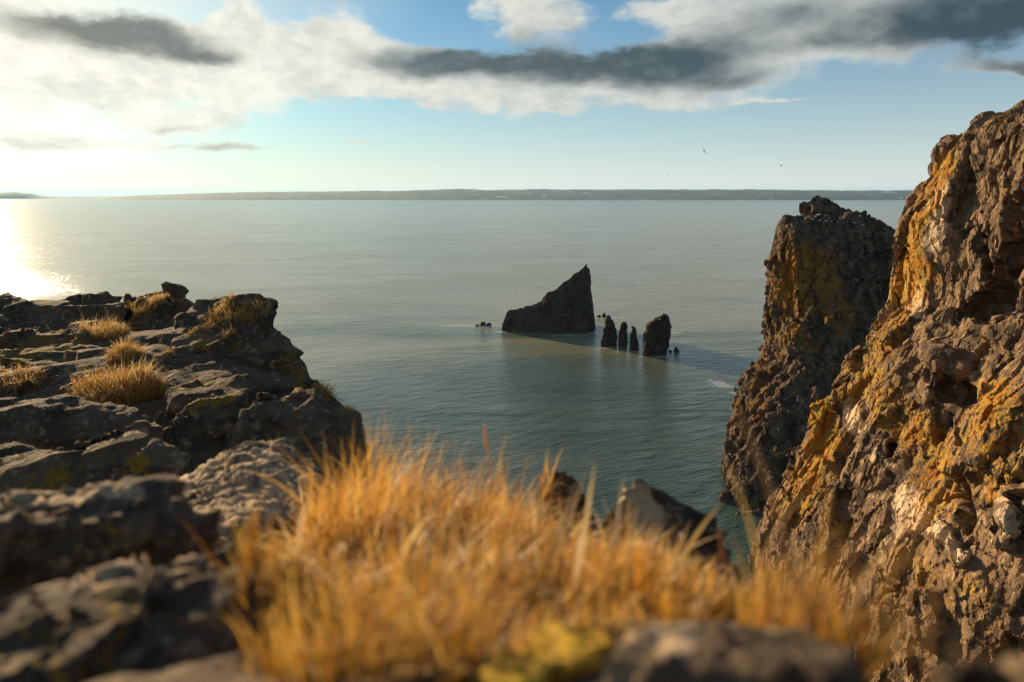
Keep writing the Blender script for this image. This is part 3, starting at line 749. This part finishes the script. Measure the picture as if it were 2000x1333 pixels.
LEAN = math.radians(-15)
def patch(corners, n, h, label, seed, width=.004, cat='dry grass', hfun=None, **kw):
    if not ON('grass'): return
    R = scatter(corners, n, seed)
    r = np.random.default_rng(seed + 5)
    cl = fbm(R / .16, 2, seed)
    hh = h * np.clip(r.gamma(7, .12, len(R)) * (1 + .6 * cl), .2, 1.9)
    if hfun is not None: hh = hh * hfun(to_px(R)[0])
    return blades('dry_grass', R, hh, kw.pop('lean', LEAN), label, cat, width=width, seed=seed, **kw)

PAL2 = np.array([(.82, .43, .05), (.86, .50, .08), (.66, .28, .03), (.88, .60, .18), (.46, .18, .02), (.84, .46, .06)])
ARCH = lambda xs, ys: (lambda p: np.interp(p, xs, ys))
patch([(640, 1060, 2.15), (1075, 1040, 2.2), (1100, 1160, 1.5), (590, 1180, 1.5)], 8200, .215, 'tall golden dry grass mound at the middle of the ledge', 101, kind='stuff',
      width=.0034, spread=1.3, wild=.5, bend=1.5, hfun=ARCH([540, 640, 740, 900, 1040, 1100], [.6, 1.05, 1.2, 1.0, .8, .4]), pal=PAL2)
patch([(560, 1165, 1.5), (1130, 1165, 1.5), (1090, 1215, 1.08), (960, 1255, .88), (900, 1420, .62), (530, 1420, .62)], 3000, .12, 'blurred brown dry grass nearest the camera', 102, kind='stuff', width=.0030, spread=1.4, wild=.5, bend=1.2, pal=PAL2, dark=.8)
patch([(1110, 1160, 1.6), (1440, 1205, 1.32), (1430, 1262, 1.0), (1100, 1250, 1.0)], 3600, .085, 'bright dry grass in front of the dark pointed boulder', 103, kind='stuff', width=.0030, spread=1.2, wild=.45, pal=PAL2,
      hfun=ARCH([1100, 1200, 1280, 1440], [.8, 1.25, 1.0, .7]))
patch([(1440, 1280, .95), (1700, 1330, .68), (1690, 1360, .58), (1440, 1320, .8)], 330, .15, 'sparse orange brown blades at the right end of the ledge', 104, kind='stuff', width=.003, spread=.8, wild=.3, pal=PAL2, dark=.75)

patch([(880, 1225, .98), (1215, 1205, 1.02), (1300, 1240, .86), (1230, 1290, .72), (1050, 1330, .66), (870, 1420, .6)], 750, .06, 'short brown grass growing between the yellow moss cushions', 106, kind='stuff', width=.0026, spread=1.5, wild=.5, pal=PAL2, dark=.85)
patch([(470, 1190, 1.35), (600, 1150, 1.5), (600, 1420, .66), (480, 1420, .7)], 420, .10, 'stray brown blades along the left side of the grass', 107, kind='stuff', width=.0026, spread=1.5, wild=.6, pal=PAL2, dark=.7)
patch([(1290, 1232, .90), (1640, 1262, .66), (1640, 1285, .6), (1290, 1270, .75)], 260, .055, 'thin low blades along the top of the blurred bottom rock', 108, kind='stuff', width=.0022, spread=1.5, wild=.6, pal=PAL2, dark=.8)

def thick(corners, n, h, label, seed, **kw):
    if not ON('grass'): return
    R = scatter(corners, n, seed); r = np.random.default_rng(seed)
    blades('dry_grass', R, h * r.uniform(.7, 1.3, len(R)), LEAN, label, 'dry grass', seed=seed, kind='stuff', segs=9, pal=np.array([(.80, .60, .28), (.74, .50, .18), (.78, .58, .34)]), **kw)
thick([(600, 1080, 2.1), (1075, 1060, 2.1), (1400, 1200, 1.3), (1400, 1250, 1.0), (1000, 1240, 1.0), (560, 1290, .9)], 420, .20, 'broad pale curled blades scattered through the golden grass', 105, width=.0085, spread=1.6, bend=2.4, wild=.8)

def tuft(px, py, rx, ry, n, h, label, seed, lean=-20, **kw):
    """one tuft on the rock seen at that pixel; rx, ry metres"""
    if not ON('grass'): return
    c, nrm = hit_px(px, py)
    if c is None: print('tuft missed', px, py); return
    r = np.random.default_rng(seed); R = []
    for _ in range(n * 2):
        if len(R) >= n: break
        a, q = r.random() * 6.283, math.sqrt(r.random())
        x, y = c[0] + rx * q * math.cos(a), c[1] + ry * q * math.sin(a)
        z = drop(x, y, c[2] + max(rx, ry) + .3)
        if z is None or abs(z - c[2]) > max(rx, ry) * 1.2 + .15: continue
        R.append((x, y, z - .02, q))
    R = np.array(R)
    if not len(R): print('tuft empty', px, py); return
    hh = h * .8 * np.clip(r.normal(.8, .32, len(R)), .2, 1.6) * (1.1 - .5 * R[:, 3]) * (1 + .9 * fbm(R[:, :3] / (.25 * max(rx, ry)), 2, seed))
    tf = kw.pop('turf', False)
    blades('turf' if tf else 'grass_tuft', R[:, :3], hh, math.radians(lean), label, 'turf' if tf else 'grass tuft', group=None if tf else 'dry grass tufts on the left outcrop', kind='stuff' if tf else None, seed=seed, **{**dict(spread=2.4, bend=1.9, wild=.3, width=.005), **kw})
tuft(228, 772, .58, .34, 5200, .50, 'largest golden grass tussock on the left outcrop', 201, width=.007)
tuft(205, 655, .34, .45, 1800, .42, 'swept grass strand trailing down behind the big tussock', 202, lean=-50)
tuft(245, 690, .24, .3, 1200, .36, 'grass strand just above the big tussock, its lower end', 203, lean=-60)
tuft(300, 592, .55, .3, 1500, .25, 'thin grass strip under the skyline boulder', 204)
tuft(272, 630, .32, .2, 800, .22, 'small tuft between the skyline ridge and the crag', 205)
tuft(428, 618, .26, .3, 900, .26, 'grass tuft on the left shoulder of the crag top', 206)
tuft(482, 622, .36, .22, 1300, .24, 'wide grass tuft on top of the crag', 207)
tuft(378, 648, .10, .08, 250, .14, 'tiny tuft on the dark face left of the crag', 208)
tuft(452, 655, .14, .1, 350, .18, 'small tuft hanging under the crag top', 209)
tuft(540, 630, .16, .3, 600, .2, 'grass creeping down the seaward edge of the crag', 210)
tuft(638, 765, .26, .4, 1000, .26, 'brown grass on the cliff edge above the water', 211, dark=.75)
tuft(684, 802, .10, .12, 250, .16, 'last tiny tuft on the jagged cliff edge', 212)
tuft(30, 752, .42, .25, 1200, .28, 'pale grass tuft at the far left edge', 213)
tuft(330, 690, .1, .1, 250, .15, 'sparse dark tuft in the shaded hollow', 214, dark=.6)
tuft(1870, 286, 1.2, .7, 700, .38, 'brown turf fringe on the lower step of the right cliff top', 215, dark=.55, width=.02, turf=True)
tuft(1950, 246, 1.6, .8, 900, .38, 'brown turf fringe on the highest edge of the right cliff', 216, dark=.55, width=.02, turf=True)

def stem(path, Y, w, label, seed, col=(.5, .30, .12), head=0.0):
    """a single stalk through the given points, a thin tube ending in a seed head"""
    if not ON('grass'): return
    pts = np.array([W(p, y, Y + dy) for p, y, dy in path]); n = len(pts)
    tt = np.linspace(0, n - 1, 22)
    cc = np.array([[np.interp(t, range(n), pts[:, c]) for c in range(3)] for t in tt])
    cc[1:-1] = (cc[:-2] + cc[1:-1] * 2 + cc[2:]) / 4
    V, Fq, k = [], [], 6
    for i, p in enumerate(cc):
        u = i / 21
        rad = w * (1 - .5 * u) + (head * max(0, math.sin((u - .78) / .22 * math.pi)) if u > .78 else 0)
        for j in range(k):
            a = 6.2832 * j / k
            V.append(p + np.array([math.cos(a) * rad, math.sin(a) * rad, 0]))
    for i in range(21):
        for j in range(k):
            Fq.append((i * k + j, i * k + (j + 1) % k, (i + 1) * k + (j + 1) % k, (i + 1) * k + j))
    V = np.array(V); c4 = np.tile(np.array([*col, 1.0]), (len(V), 1))
    o = mesh_np('tall_grass', V, np.array(Fq), M_grass, attrs={'col': c4})
    tag(o, label, 'grass', 'single tall grasses')
stem([(1600, 1330, -.05), (1570, 1180, 0), (1520, 1005, 0), (1480, 890, .02), (1440, 800, .02)], .62, .0034, 'long blurred bent stem crossing in front of the cliff', 1, col=(.42, .26, .12))
stem([(1440, 1240, 0), (1425, 1150, 0), (1404, 1035, 0)], 1.0, .0034, 'short upright stem before the pointed boulder', 2)
stem([(968, 1060, 0), (960, 960, 0), (946, 828, 0)], 1.9, .0030, 'tallest seed headed stem above the golden mound', 3, col=(.66, .42, .2), head=.004)
stem([(1812, 1340, 0), (1818, 1200, 0), (1832, 1150, 0)], .5, .0016, 'faint pale stem at lower right before the cliff', 4)

# ------------------------------------------------------------------ moss
M_moss = None
def moss():
    m, t = new_mat('yellow_moss')
    co = t.n('ShaderNodeTexCoord').outputs['Object']
    c = t.mix(t.step(t.noise(co, 26, 4, .65), .35, .65), (.24, .13, .006), (.62, .40, .012))
    b = t.n('ShaderNodeBump', i={'Strength': .9, 'Distance': .006, 'Height': t.noise(co, 120, 4, .7)})
    p = t.n('ShaderNodeBsdfPrincipled', i={'Base Color': c, 'Roughness': .9, 'Normal': b.outputs[0]})
    t.n('ShaderNodeOutputMaterial', i={0: p.outputs[0]})
    for nm, lab, pc, sd in (('moss_cushion', 'bright yellow moss cushion at the foot of the grass, upper one', P((1000, 1258, .74), (1050, 1222, .77), (1110, 1208, .78), (1170, 1215, .77), (1200, 1250, .72), (1150, 1300, .64), (1020, 1300, .64)), 81),
                            ('moss_cushion', 'smaller yellow moss cushion just below the other, nearer the camera', P((935, 1302, .64), (980, 1268, .67), (1035, 1270, .67), (1075, 1305, .63), (1040, 1350, .57), (950, 1350, .57)), 82)):
        o = rock(nm, [low(pc, .10)], .004, [('fbm', .05, .016, (1, 1, 1)), ('fbm', .018, .010, (1, 1, 1))], m, seed=sd)
        tag(o, lab, 'moss', 'yellow moss cushions')
if ON('left'): moss()

# ------------------------------------------------------------------ birds, boat, buoy, houses
def bird_mesh(name, mat, wings):
    """gull: body swept as rings; spread wings as tapered raised panels when flying"""
    rings = [(-.30, .0, .012), (-.24, .0, .05), (-.10, -.01, .085), (.05, -.01, .095), (.16, .015, .07), (.22, .05, .05), (.27, .06, .05), (.31, .055, .03), (.37, .045, .006)]
    V, Fq, k = [], [], 10
    for x, z, r in rings:
        for j in range(k):
            a = 6.2832 * j / k; V.append((x, math.cos(a) * r, z + math.sin(a) * r * .9))
    for i in range(len(rings) - 1):
        for j in range(k): Fq.append((i * k + j, i * k + (j + 1) % k, (i + 1) * k + (j + 1) % k, (i + 1) * k + j))
    def panel(sec):
        b = len(V)
        for (x0, x1, y, z) in sec:
            for zz in (.012, -.012): V.append((x0, y, z + zz)); V.append((x1, y, z + zz))
        for i in range(len(sec) - 1):
            o = b + i * 4
            Fq.extend([(o, o + 1, o + 5, o + 4), (o + 2, o + 6, o + 7, o + 3), (o, o + 4, o + 6, o + 2), (o + 1, o + 3, o + 7, o + 5)])
    if wings:
        for s_ in (-1, 1):
            panel([(-.09, .12, 0, .02), (-.10, .13, .2 * s_, .12), (-.13, .08, .42 * s_, .17), (-.20, -.08, .68 * s_, .13)])
    else:
        for s_ in (-1, 1): panel([(-.10, .12, .06 * s_, .05), (-.32, .10, .10 * s_, .0), (-.38, .0, .07 * s_, -.03)])
        for s_ in (-1, 1): panel([(-.01, .02, .03 * s_, -.06), (-.01, .02, .03 * s_, -.2)])
    panel([(-.40, -.24, -.04, .01), (-.40, -.24, .04, .01)])
    return mesh_np(name, np.array(V), np.array(Fq), mat, origin=np.zeros(3))
M_gull = plain_mat('white_feathers', (.80, .79, .76)); M_dark = plain_mat('grey_feathers', (.10, .10, .10))
def birds():
    g = bird_mesh('gull', M_gull, False)
    r = random.Random(4); first = True; k = 0
    spots = [(1573, 428), (1580, 424), (1588, 430), (1594, 425), (1601, 432), (1607, 427), (1613, 433), (1618, 428), (1624, 434), (1630, 431), (1637, 436), (1643, 432), (1648, 438), (1655, 435), (1661, 440), (1668, 437), (1684, 441),
             (1599, 421), (1622, 424), (1640, 428)]
    for px, py in spots:
        c = None
        for dy in range(0, 14, 2):
            c, nrm = hit_px(px, py + dy)
            if c is not None and 150 < c[1] < 230 and c[2] > H - 12: break
            c = None
        if c is None: continue
        o = g if first else g.copy()
        if not first: C.objects.link(o)
        first = False
        o.location = c + np.array([0, 0, .2]); o.rotation_euler = (0, 0, r.uniform(0, 6.28)); o.scale = (1.5,) * 3
        tag(o, 'white gull resting on the summit ledge of the tall rock stack', 'gull', 'gulls on the stack summit')
    f = bird_mesh('bird', M_dark, True)
    for i, (px, py, Y, rz, roll, lab) in enumerate([(1375, 296, 150, .9, 1.1, 'banking dark bird highest in the open sky'), (1526, 324, 190, .2, .2, 'distant dark bird gliding above the tall stack'), (1820, 355, 120, 2.6, .35, 'dark bird flying close beside the right cliff'),
                                                    (1305, 343, 260, .1, .1, 'faintest bird, low above the far shore')]):
        o = f if i == 0 else f.copy()
        if i: C.objects.link(o)
        o.location = W(px, py, Y); o.rotation_euler = (roll, 0, rz); tag(o, lab, 'bird', 'birds flying over the sea')
if ON('stack'): birds()

def box(V, Fq, x0, x1, y0, y1, z0, z1, tx=0.0):
    b = len(V)
    for z, t in ((z0, 0), (z1, tx)): V.extend([(x0 + t, y0, z), (x1 - t, y0, z), (x1 - t, y1, z), (x0 + t, y1, z)])
    Fq.extend([(b, b + 3, b + 2, b + 1), (b + 4, b + 5, b + 6, b + 7)] + [(b + i, b + (i + 1) % 4, b + 4 + (i + 1) % 4, b + 4 + i) for i in range(4)])
M_white = plain_mat('white_paint', (.8, .8, .78), .5); M_black = plain_mat('dark_paint', (.05, .05, .05), .6); M_roof = plain_mat('grey_roof', (.12, .11, .11))
def vessel():
    c = WZ(1675, 397.5)
    r = bpy.data.objects.new('boat', None); C.objects.link(r); r.location = c
    tag(r, 'small white boat far out beyond the tall stack', 'boat')
    V, Fq = [], []
    secs = [(-14, 3.2, 0, 3.4), (-8, 3.8, -.4, 3.2), (2, 3.8, -.4, 3.4), (9, 2.4, -.3, 4.2), (15, .15, .5, 5.2)]
    for x, w, z0, z1 in secs: V.extend([(x, -w * .6, z0), (x, w * .6, z0), (x, w, z1), (x, -w, z1)])
    for i in range(4):
        for j in range(4): Fq.append((i * 4 + j, i * 4 + (j + 1) % 4, i * 4 + 4 + (j + 1) % 4, i * 4 + 4 + j))
    Fq.append((0, 1, 2, 3)); Fq.append((16, 19, 18, 17))
    for nm, VV, FF, m in (('hull', V, Fq, M_white),):
        o = mesh_np(nm, np.array(VV, float), np.array(FF), m, origin=np.zeros(3), smooth_shade=False); o.parent = r
    V, Fq = [], []; box(V, Fq, -8, 1, -2.6, 2.6, 3.4, 7.5, .8)
    o = mesh_np('cabin', np.array(V, float), np.array(Fq), M_white, origin=np.zeros(3), smooth_shade=False); o.parent = r
    V, Fq = [], []; box(V, Fq, -3.3, -2.9, -.2, .2, 7.5, 13)
    o = mesh_np('mast', np.array(V, float), np.array(Fq), M_black, origin=np.zeros(3), smooth_shade=False); o.parent = r
    r.rotation_euler = (0, 0, .4)
    c = WZ(1713, 441)
    r = bpy.data.objects.new('buoy', None); C.objects.link(r); r.location = c
    tag(r, 'thin dark channel buoy between the tall stack and the right cliff', 'buoy')
    V, Fq, k = [], [], 10
    for z, rad in ((-.5, 1.0), (.8, 1.5), (1.6, 1.3), (1.8, .3), (6.0, .25)):
        for j in range(k): V.append((rad * math.cos(6.2832 * j / k), rad * math.sin(6.2832 * j / k), z))
    for i in range(4):
        for j in range(k): Fq.append((i * k + j, i * k + (j + 1) % k, (i + 1) * k + (j + 1) % k, (i + 1) * k + j))
    o = mesh_np('float', np.array(V), np.array(Fq), M_black, origin=np.zeros(3)); o.parent = r
    V, Fq = [], []; box(V, Fq, -.8, .8, -.8, .8, 5.6, 7.4, .3)
    o = mesh_np('top_mark', np.array(V, float), np.array(Fq), M_black, origin=np.zeros(3), smooth_shade=False); o.parent = r
    # a few white houses on the far shore
    V, Fq = [], []; box(V, Fq, -16, 16, -8, 8, -8, 9)
    hs = mesh_np('house', np.array(V, float), np.array(Fq), M_white, origin=np.zeros(3), smooth_shade=False)
    V = [(-17, -9, 9.02), (17, -9, 9.02), (17, 9, 9.02), (-17, 9, 9.02), (-17, 0, 16), (17, 0, 16)]
    bm = bmesh.new(); vs = [bm.verts.new(v) for v in V]
    for f in ((0, 3, 2, 1), (0, 1, 5, 4), (2, 3, 4, 5), (1, 2, 5), (3, 0, 4)): bm.faces.new([vs[i] for i in f])
    me = bpy.data.meshes.new('roof'); bm.to_mesh(me); bm.free(); me.materials.append(M_roof)
    rf = bpy.data.objects.new('roof', me); C.objects.link(rf); rf.parent = hs
    for i, (px, py, lab) in enumerate([(1762, 387.5, 'leftmost white house of the far shore village'), (1772, 386.8, 'second white house from the left in the far shore village'), (1779, 387.6, 'white house in the middle of the far shore village'),
                                       (1789, 386.6, 'white house standing slightly higher in the far shore village'), (1797, 387.4, 'rightmost white house of the far shore village')]):
        o = hs if i == 0 else hs.copy(); q = rf
        if i:
            C.objects.link(o); q = rf.copy(); C.objects.link(q); q.parent = o
        hp, _ = hit_px(px, py)
        r_ = ray(px, py); rr = r_ / np.linalg.norm(r_)
        ok, loc, *_ = SC.ray_cast(DG, Vector(CAM), Vector(rr), distance=20000)
        o.location = loc if ok and loc.y > 8000 else W(px, py, 9900)
        o.rotation_euler = (0, 0, .2 * (i % 3)); tag(o, lab, 'house', 'white houses on the far shore')
if ON('stack'): vessel()

# ------------------------------------------------------------------ haze
def haze():
    m, t = new_mat('sea_haze')
    v = t.n('ShaderNodeVolumePrincipled', i={'Color': (.40, .72, 1.0, 1), 'Density': 2.4e-5, 'Anisotropy': .3})
    t.n('ShaderNodeOutputMaterial', i={'Volume': v.outputs[0]})
    bm = bmesh.new()
    bmesh.ops.create_cube(bm, size=1.0)
    for q in bm.verts: q.co = ((q.co.x * 2) * 41000, (q.co.y * 2) * 41000, -4.0 if q.co.z < 0 else 260.0)
    me = bpy.data.meshes.new('haze'); bm.to_mesh(me); bm.free()
    me.materials.append(m)
    o = bpy.data.objects.new('haze', me); C.objects.link(o)
    tag(o, 'thin sea haze fading the far shore', 'haze', kind='stuff')
HAZE = True
if HAZE: haze()

# ------------------------------------------------------------------ sky
def azel(px, py):
    r = ray(px, py); r = r / np.linalg.norm(r)
    return math.atan2(r[0], r[1]), math.asin(r[2])
def make_world():
    w = bpy.data.worlds.new('World'); SC.world = w; w.use_nodes = True
    w.node_tree.nodes.clear(); t = NT(w.node_tree)
    sky = t.n('ShaderNodeTexSky', sky_type='NISHITA', sun_disc=False, sun_elevation=SUN_EL, sun_rotation=SUN_AZ, air_density=1.0, dust_density=.6, ozone_density=2.5)
    d = t.v('NORMALIZE', t.n('ShaderNodeTexCoord').outputs['Generated'])
    s = t.n('ShaderNodeSeparateXYZ', i={0: d}).outputs
    az = t.m('ARCTAN2', s[0], s[1]); el = t.m('ARCSINE', s[2])
    uv = t.n('ShaderNodeCombineXYZ', i={0: az, 1: el, 2: 0.0}).outputs[0]
    big = t.n('ShaderNodeTexNoise', i={'Vector': t.v('MULTIPLY', uv, (7, 15, 0)), 'Scale': 1.0, 'Detail': 8, 'Roughness': .6, 'Distortion': .15})
    nz = big.outputs[0]
    wv = t.v('MULTIPLY', t.v('SUBTRACT', big.outputs[1], (.5, .5, .5)), (.10, .05, 0))
    uw = t.v('ADD', uv, wv)
    fine = t.noise(t.v('MULTIPLY', uv, (26, 44, 0)), 1.0, 6, .62, .3)
    def blobs(lst):
        tot = None
        for px, py, sx, sy, a in lst:
            u, v = azel(px, py); ix, iy = F / sx, F / sy
            q = t.v('MULTIPLY_ADD', uw, (ix, iy, 0), (-u * ix, -v * iy, 0))
            g = t.m('MULTIPLY', t.m('EXPONENT', t.m('MULTIPLY', t.v('DOT_PRODUCT', q, q), -1.0)), a)
            tot = g if tot is None else t.m('ADD', tot, g)
        return tot
    white = blobs([(40, 80, 260, 80, 1.0), (330, 120, 230, 50, .9), (620, 100, 130, 75, 1.0), (700, 50, 70, 60, .6), (880, 165, 240, 52, 1.1), (1150, 140, 250, 66, 1.2), (1010, 12, 110, 34, 1.0), (1060, 45, 80, 22, .6), (860, 95, 60, 16, .6),
                   (1430, 15, 170, 40, 1.1), (1560, 65, 90, 34, .7), (1790, 25, 320, 78, 1.7), (1960, 128, 80, 13, 1.0), (120, 275, 140, 14, .9), (400, 240, 120, 26, .85), (460, 288, 130, 7, .8), (700, 278, 36, 5, 1.0),
                   (470, 30, 60, 40, .8), (530, 90, 50, 30, .5), (1540, 197, 60, 5, .8), (1880, 272, 110, 6, .9), (1540, 303, 50, 2.5, .8), (1360, 150, 120, 36, 1.0), (250, 345, 200, 5, .4), (200, 175, 300, 30, .35), (1250, 205, 260, 12, .5),
                   (-900, 60, 600, 140, .8), (830, 35, 75, 30, -1.1), (1255, 52, 80, 14, -.7), (345, 12, 60, 22, -.5), (560, 15, 60, 24, -.4)])
    dark = blobs([(110, 40, 130, 34, 1.2), (200, 62, 90, 28, .7), (355, 90, 110, 28, 1.3), (420, 108, 60, 10, .5), (820, 125, 160, 32, 1.1), (930, 112, 90, 32, .9), (1120, 115, 230, 48, 1.55), (1300, 128, 130, 44, 1.2), (1430, 160, 80, 18, .8), (645, 40, 60, 26, .6), (690, 0, 100, 16, .7), (1120, -5, 150, 14, .4),
                  (1500, 10, 100, 30, .5), (1780, 15, 290, 66, 1.15), (1940, 60, 150, 40, .5), (1970, 55, 120, 50, 1.1), (1620, 90, 90, 16, .5), (110, 279, 110, 10, .6), (350, 250, 60, 11, .75), (455, 287, 120, 6, .85), (1990, 125, 90, 12, .8), (1870, 271, 110, 5, .9), (800, 200, 130, 10, .5), (1540, 303, 50, 2.5, .5)])
    puff = t.n('ShaderNodeTexVoronoi', feature='SMOOTH_F1', i={'Vector': t.v('ADD', t.v('MULTIPLY', uv, (13, 24, 0)), t.v('MULTIPLY', big.outputs[1], (.8, .8, 0))), 'Scale': 1.0, 'Detail': 3.0, 'Roughness': .55, 'Smoothness': .35})
    p0 = t.m('SUBTRACT', .42, puff.outputs['Distance'])
    n0 = t.m('SUBTRACT', nz, .5); f0 = t.m('SUBTRACT', fine, .5)
    # unseen bright cloud added behind the viewer to lift fill on shaded rock
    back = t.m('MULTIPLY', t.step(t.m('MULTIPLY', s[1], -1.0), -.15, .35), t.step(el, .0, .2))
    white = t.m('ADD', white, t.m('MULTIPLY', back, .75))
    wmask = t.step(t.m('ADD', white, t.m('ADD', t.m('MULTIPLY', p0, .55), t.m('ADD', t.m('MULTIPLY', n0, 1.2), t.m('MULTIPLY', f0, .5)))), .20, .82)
    dmask = t.step(t.m('ADD', dark, t.m('ADD', t.m('MULTIPLY', p0, .45), t.m('ADD', t.m('MULTIPLY', n0, .7), t.m('MULTIPLY', f0, .6)))), .05, 1.45)
    # nearness to the sun: the cloud there is brighter and warmer
    near = t.m('MAXIMUM', t.v('DOT_PRODUCT', d, tuple(SUN_DIR)), 0.0)
    glow = t.m('POWER', near, 5.0)
    lit = t.mix(glow, CL_LIT0, CL_LIT1)
    lit = t.mix(t.m('MULTIPLY', t.step(t.m('ADD', n0, f0), .2, -.25), .6), lit, t.v('MULTIPLY', lit, (.55, .60, .64)))
    shade = t.mix(glow, CL_DK0, CL_DK1)
    shade = t.mix(t.m('MULTIPLY', t.step(t.m('ADD', t.m('MULTIPLY', n0, 1.3), f0), -.02, .26), .5), shade, t.v('MULTIPLY_ADD', shade, (1.5, 1.5, 1.45), (.4, .4, .36)))
    cloud = t.mix(dmask, lit, shade)
    # clear air: the Nishita sky, paling towards the sea horizon
    skyc = t.v('MULTIPLY', sky.outputs[0], SKY_MUL)
    pale = t.m('EXPONENT', t.m('MULTIPLY', t.m('MAXIMUM', el, 0.0), -PALE_K))
    pale = t.m('MAXIMUM', t.m('MULTIPLY', pale, PALE_A), t.m('MULTIPLY', t.m('POWER', near, 11.0), .95))
    skyc = t.mix(pale, skyc, t.mix(glow, PALE_0, PALE_1))
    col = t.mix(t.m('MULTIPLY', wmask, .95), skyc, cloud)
    b = t.n('ShaderNodeBackground', i={0: col, 1: .10})
    t.n('ShaderNodeOutputWorld', i={0: b.outputs[0]})
CL_LIT0, CL_LIT1 = (3.9, 4.0, 3.7), (6.4, 6.1, 5.2)
CL_DK0, CL_DK1 = (.26, .42, .52), (1.15, 1.2, 1.08)
SKY_MUL = (.19, .48, .62); PALE_K, PALE_A = 8.5, .95
PALE_0, PALE_1 = (5.0, 5.2, 5.05), (6.4, 5.9, 4.8)
make_world()

# ------------------------------------------------------------------ sun, camera, view
sl = bpy.data.lights.new('sun', 'SUN'); sl.energy = 5.0; sl.angle = math.radians(.5); sl.color = (1.0, .75, .45)
so = bpy.data.objects.new('sun', sl); C.objects.link(so)
so.rotation_euler = Vector(SUN_DIR).to_track_quat('Z', 'Y').to_euler()
cd = bpy.data.cameras.new('camera'); cd.lens = 24; cd.sensor_width = 36; cd.clip_start = .02; cd.clip_end = 90000
cd.dof.use_dof = True; cd.dof.focus_distance = 30; cd.dof.aperture_fstop = 1.6
co = bpy.data.objects.new('camera', cd); C.objects.link(co)
co.location = CAM; co.rotation_euler = (math.pi / 2 - PITCH, 0, 0)
SC.camera = co
SC.view_settings.view_transform = 'Standard'; SC.view_settings.look = 'None'
SC.view_settings.exposure = 0.82; SC.view_settings.gamma = 1
SC.cycles.use_denoising = True
SC.cycles.max_bounces = 6; SC.cycles.volume_bounces = 0
SC.cycles.sample_clamp_indirect = 6
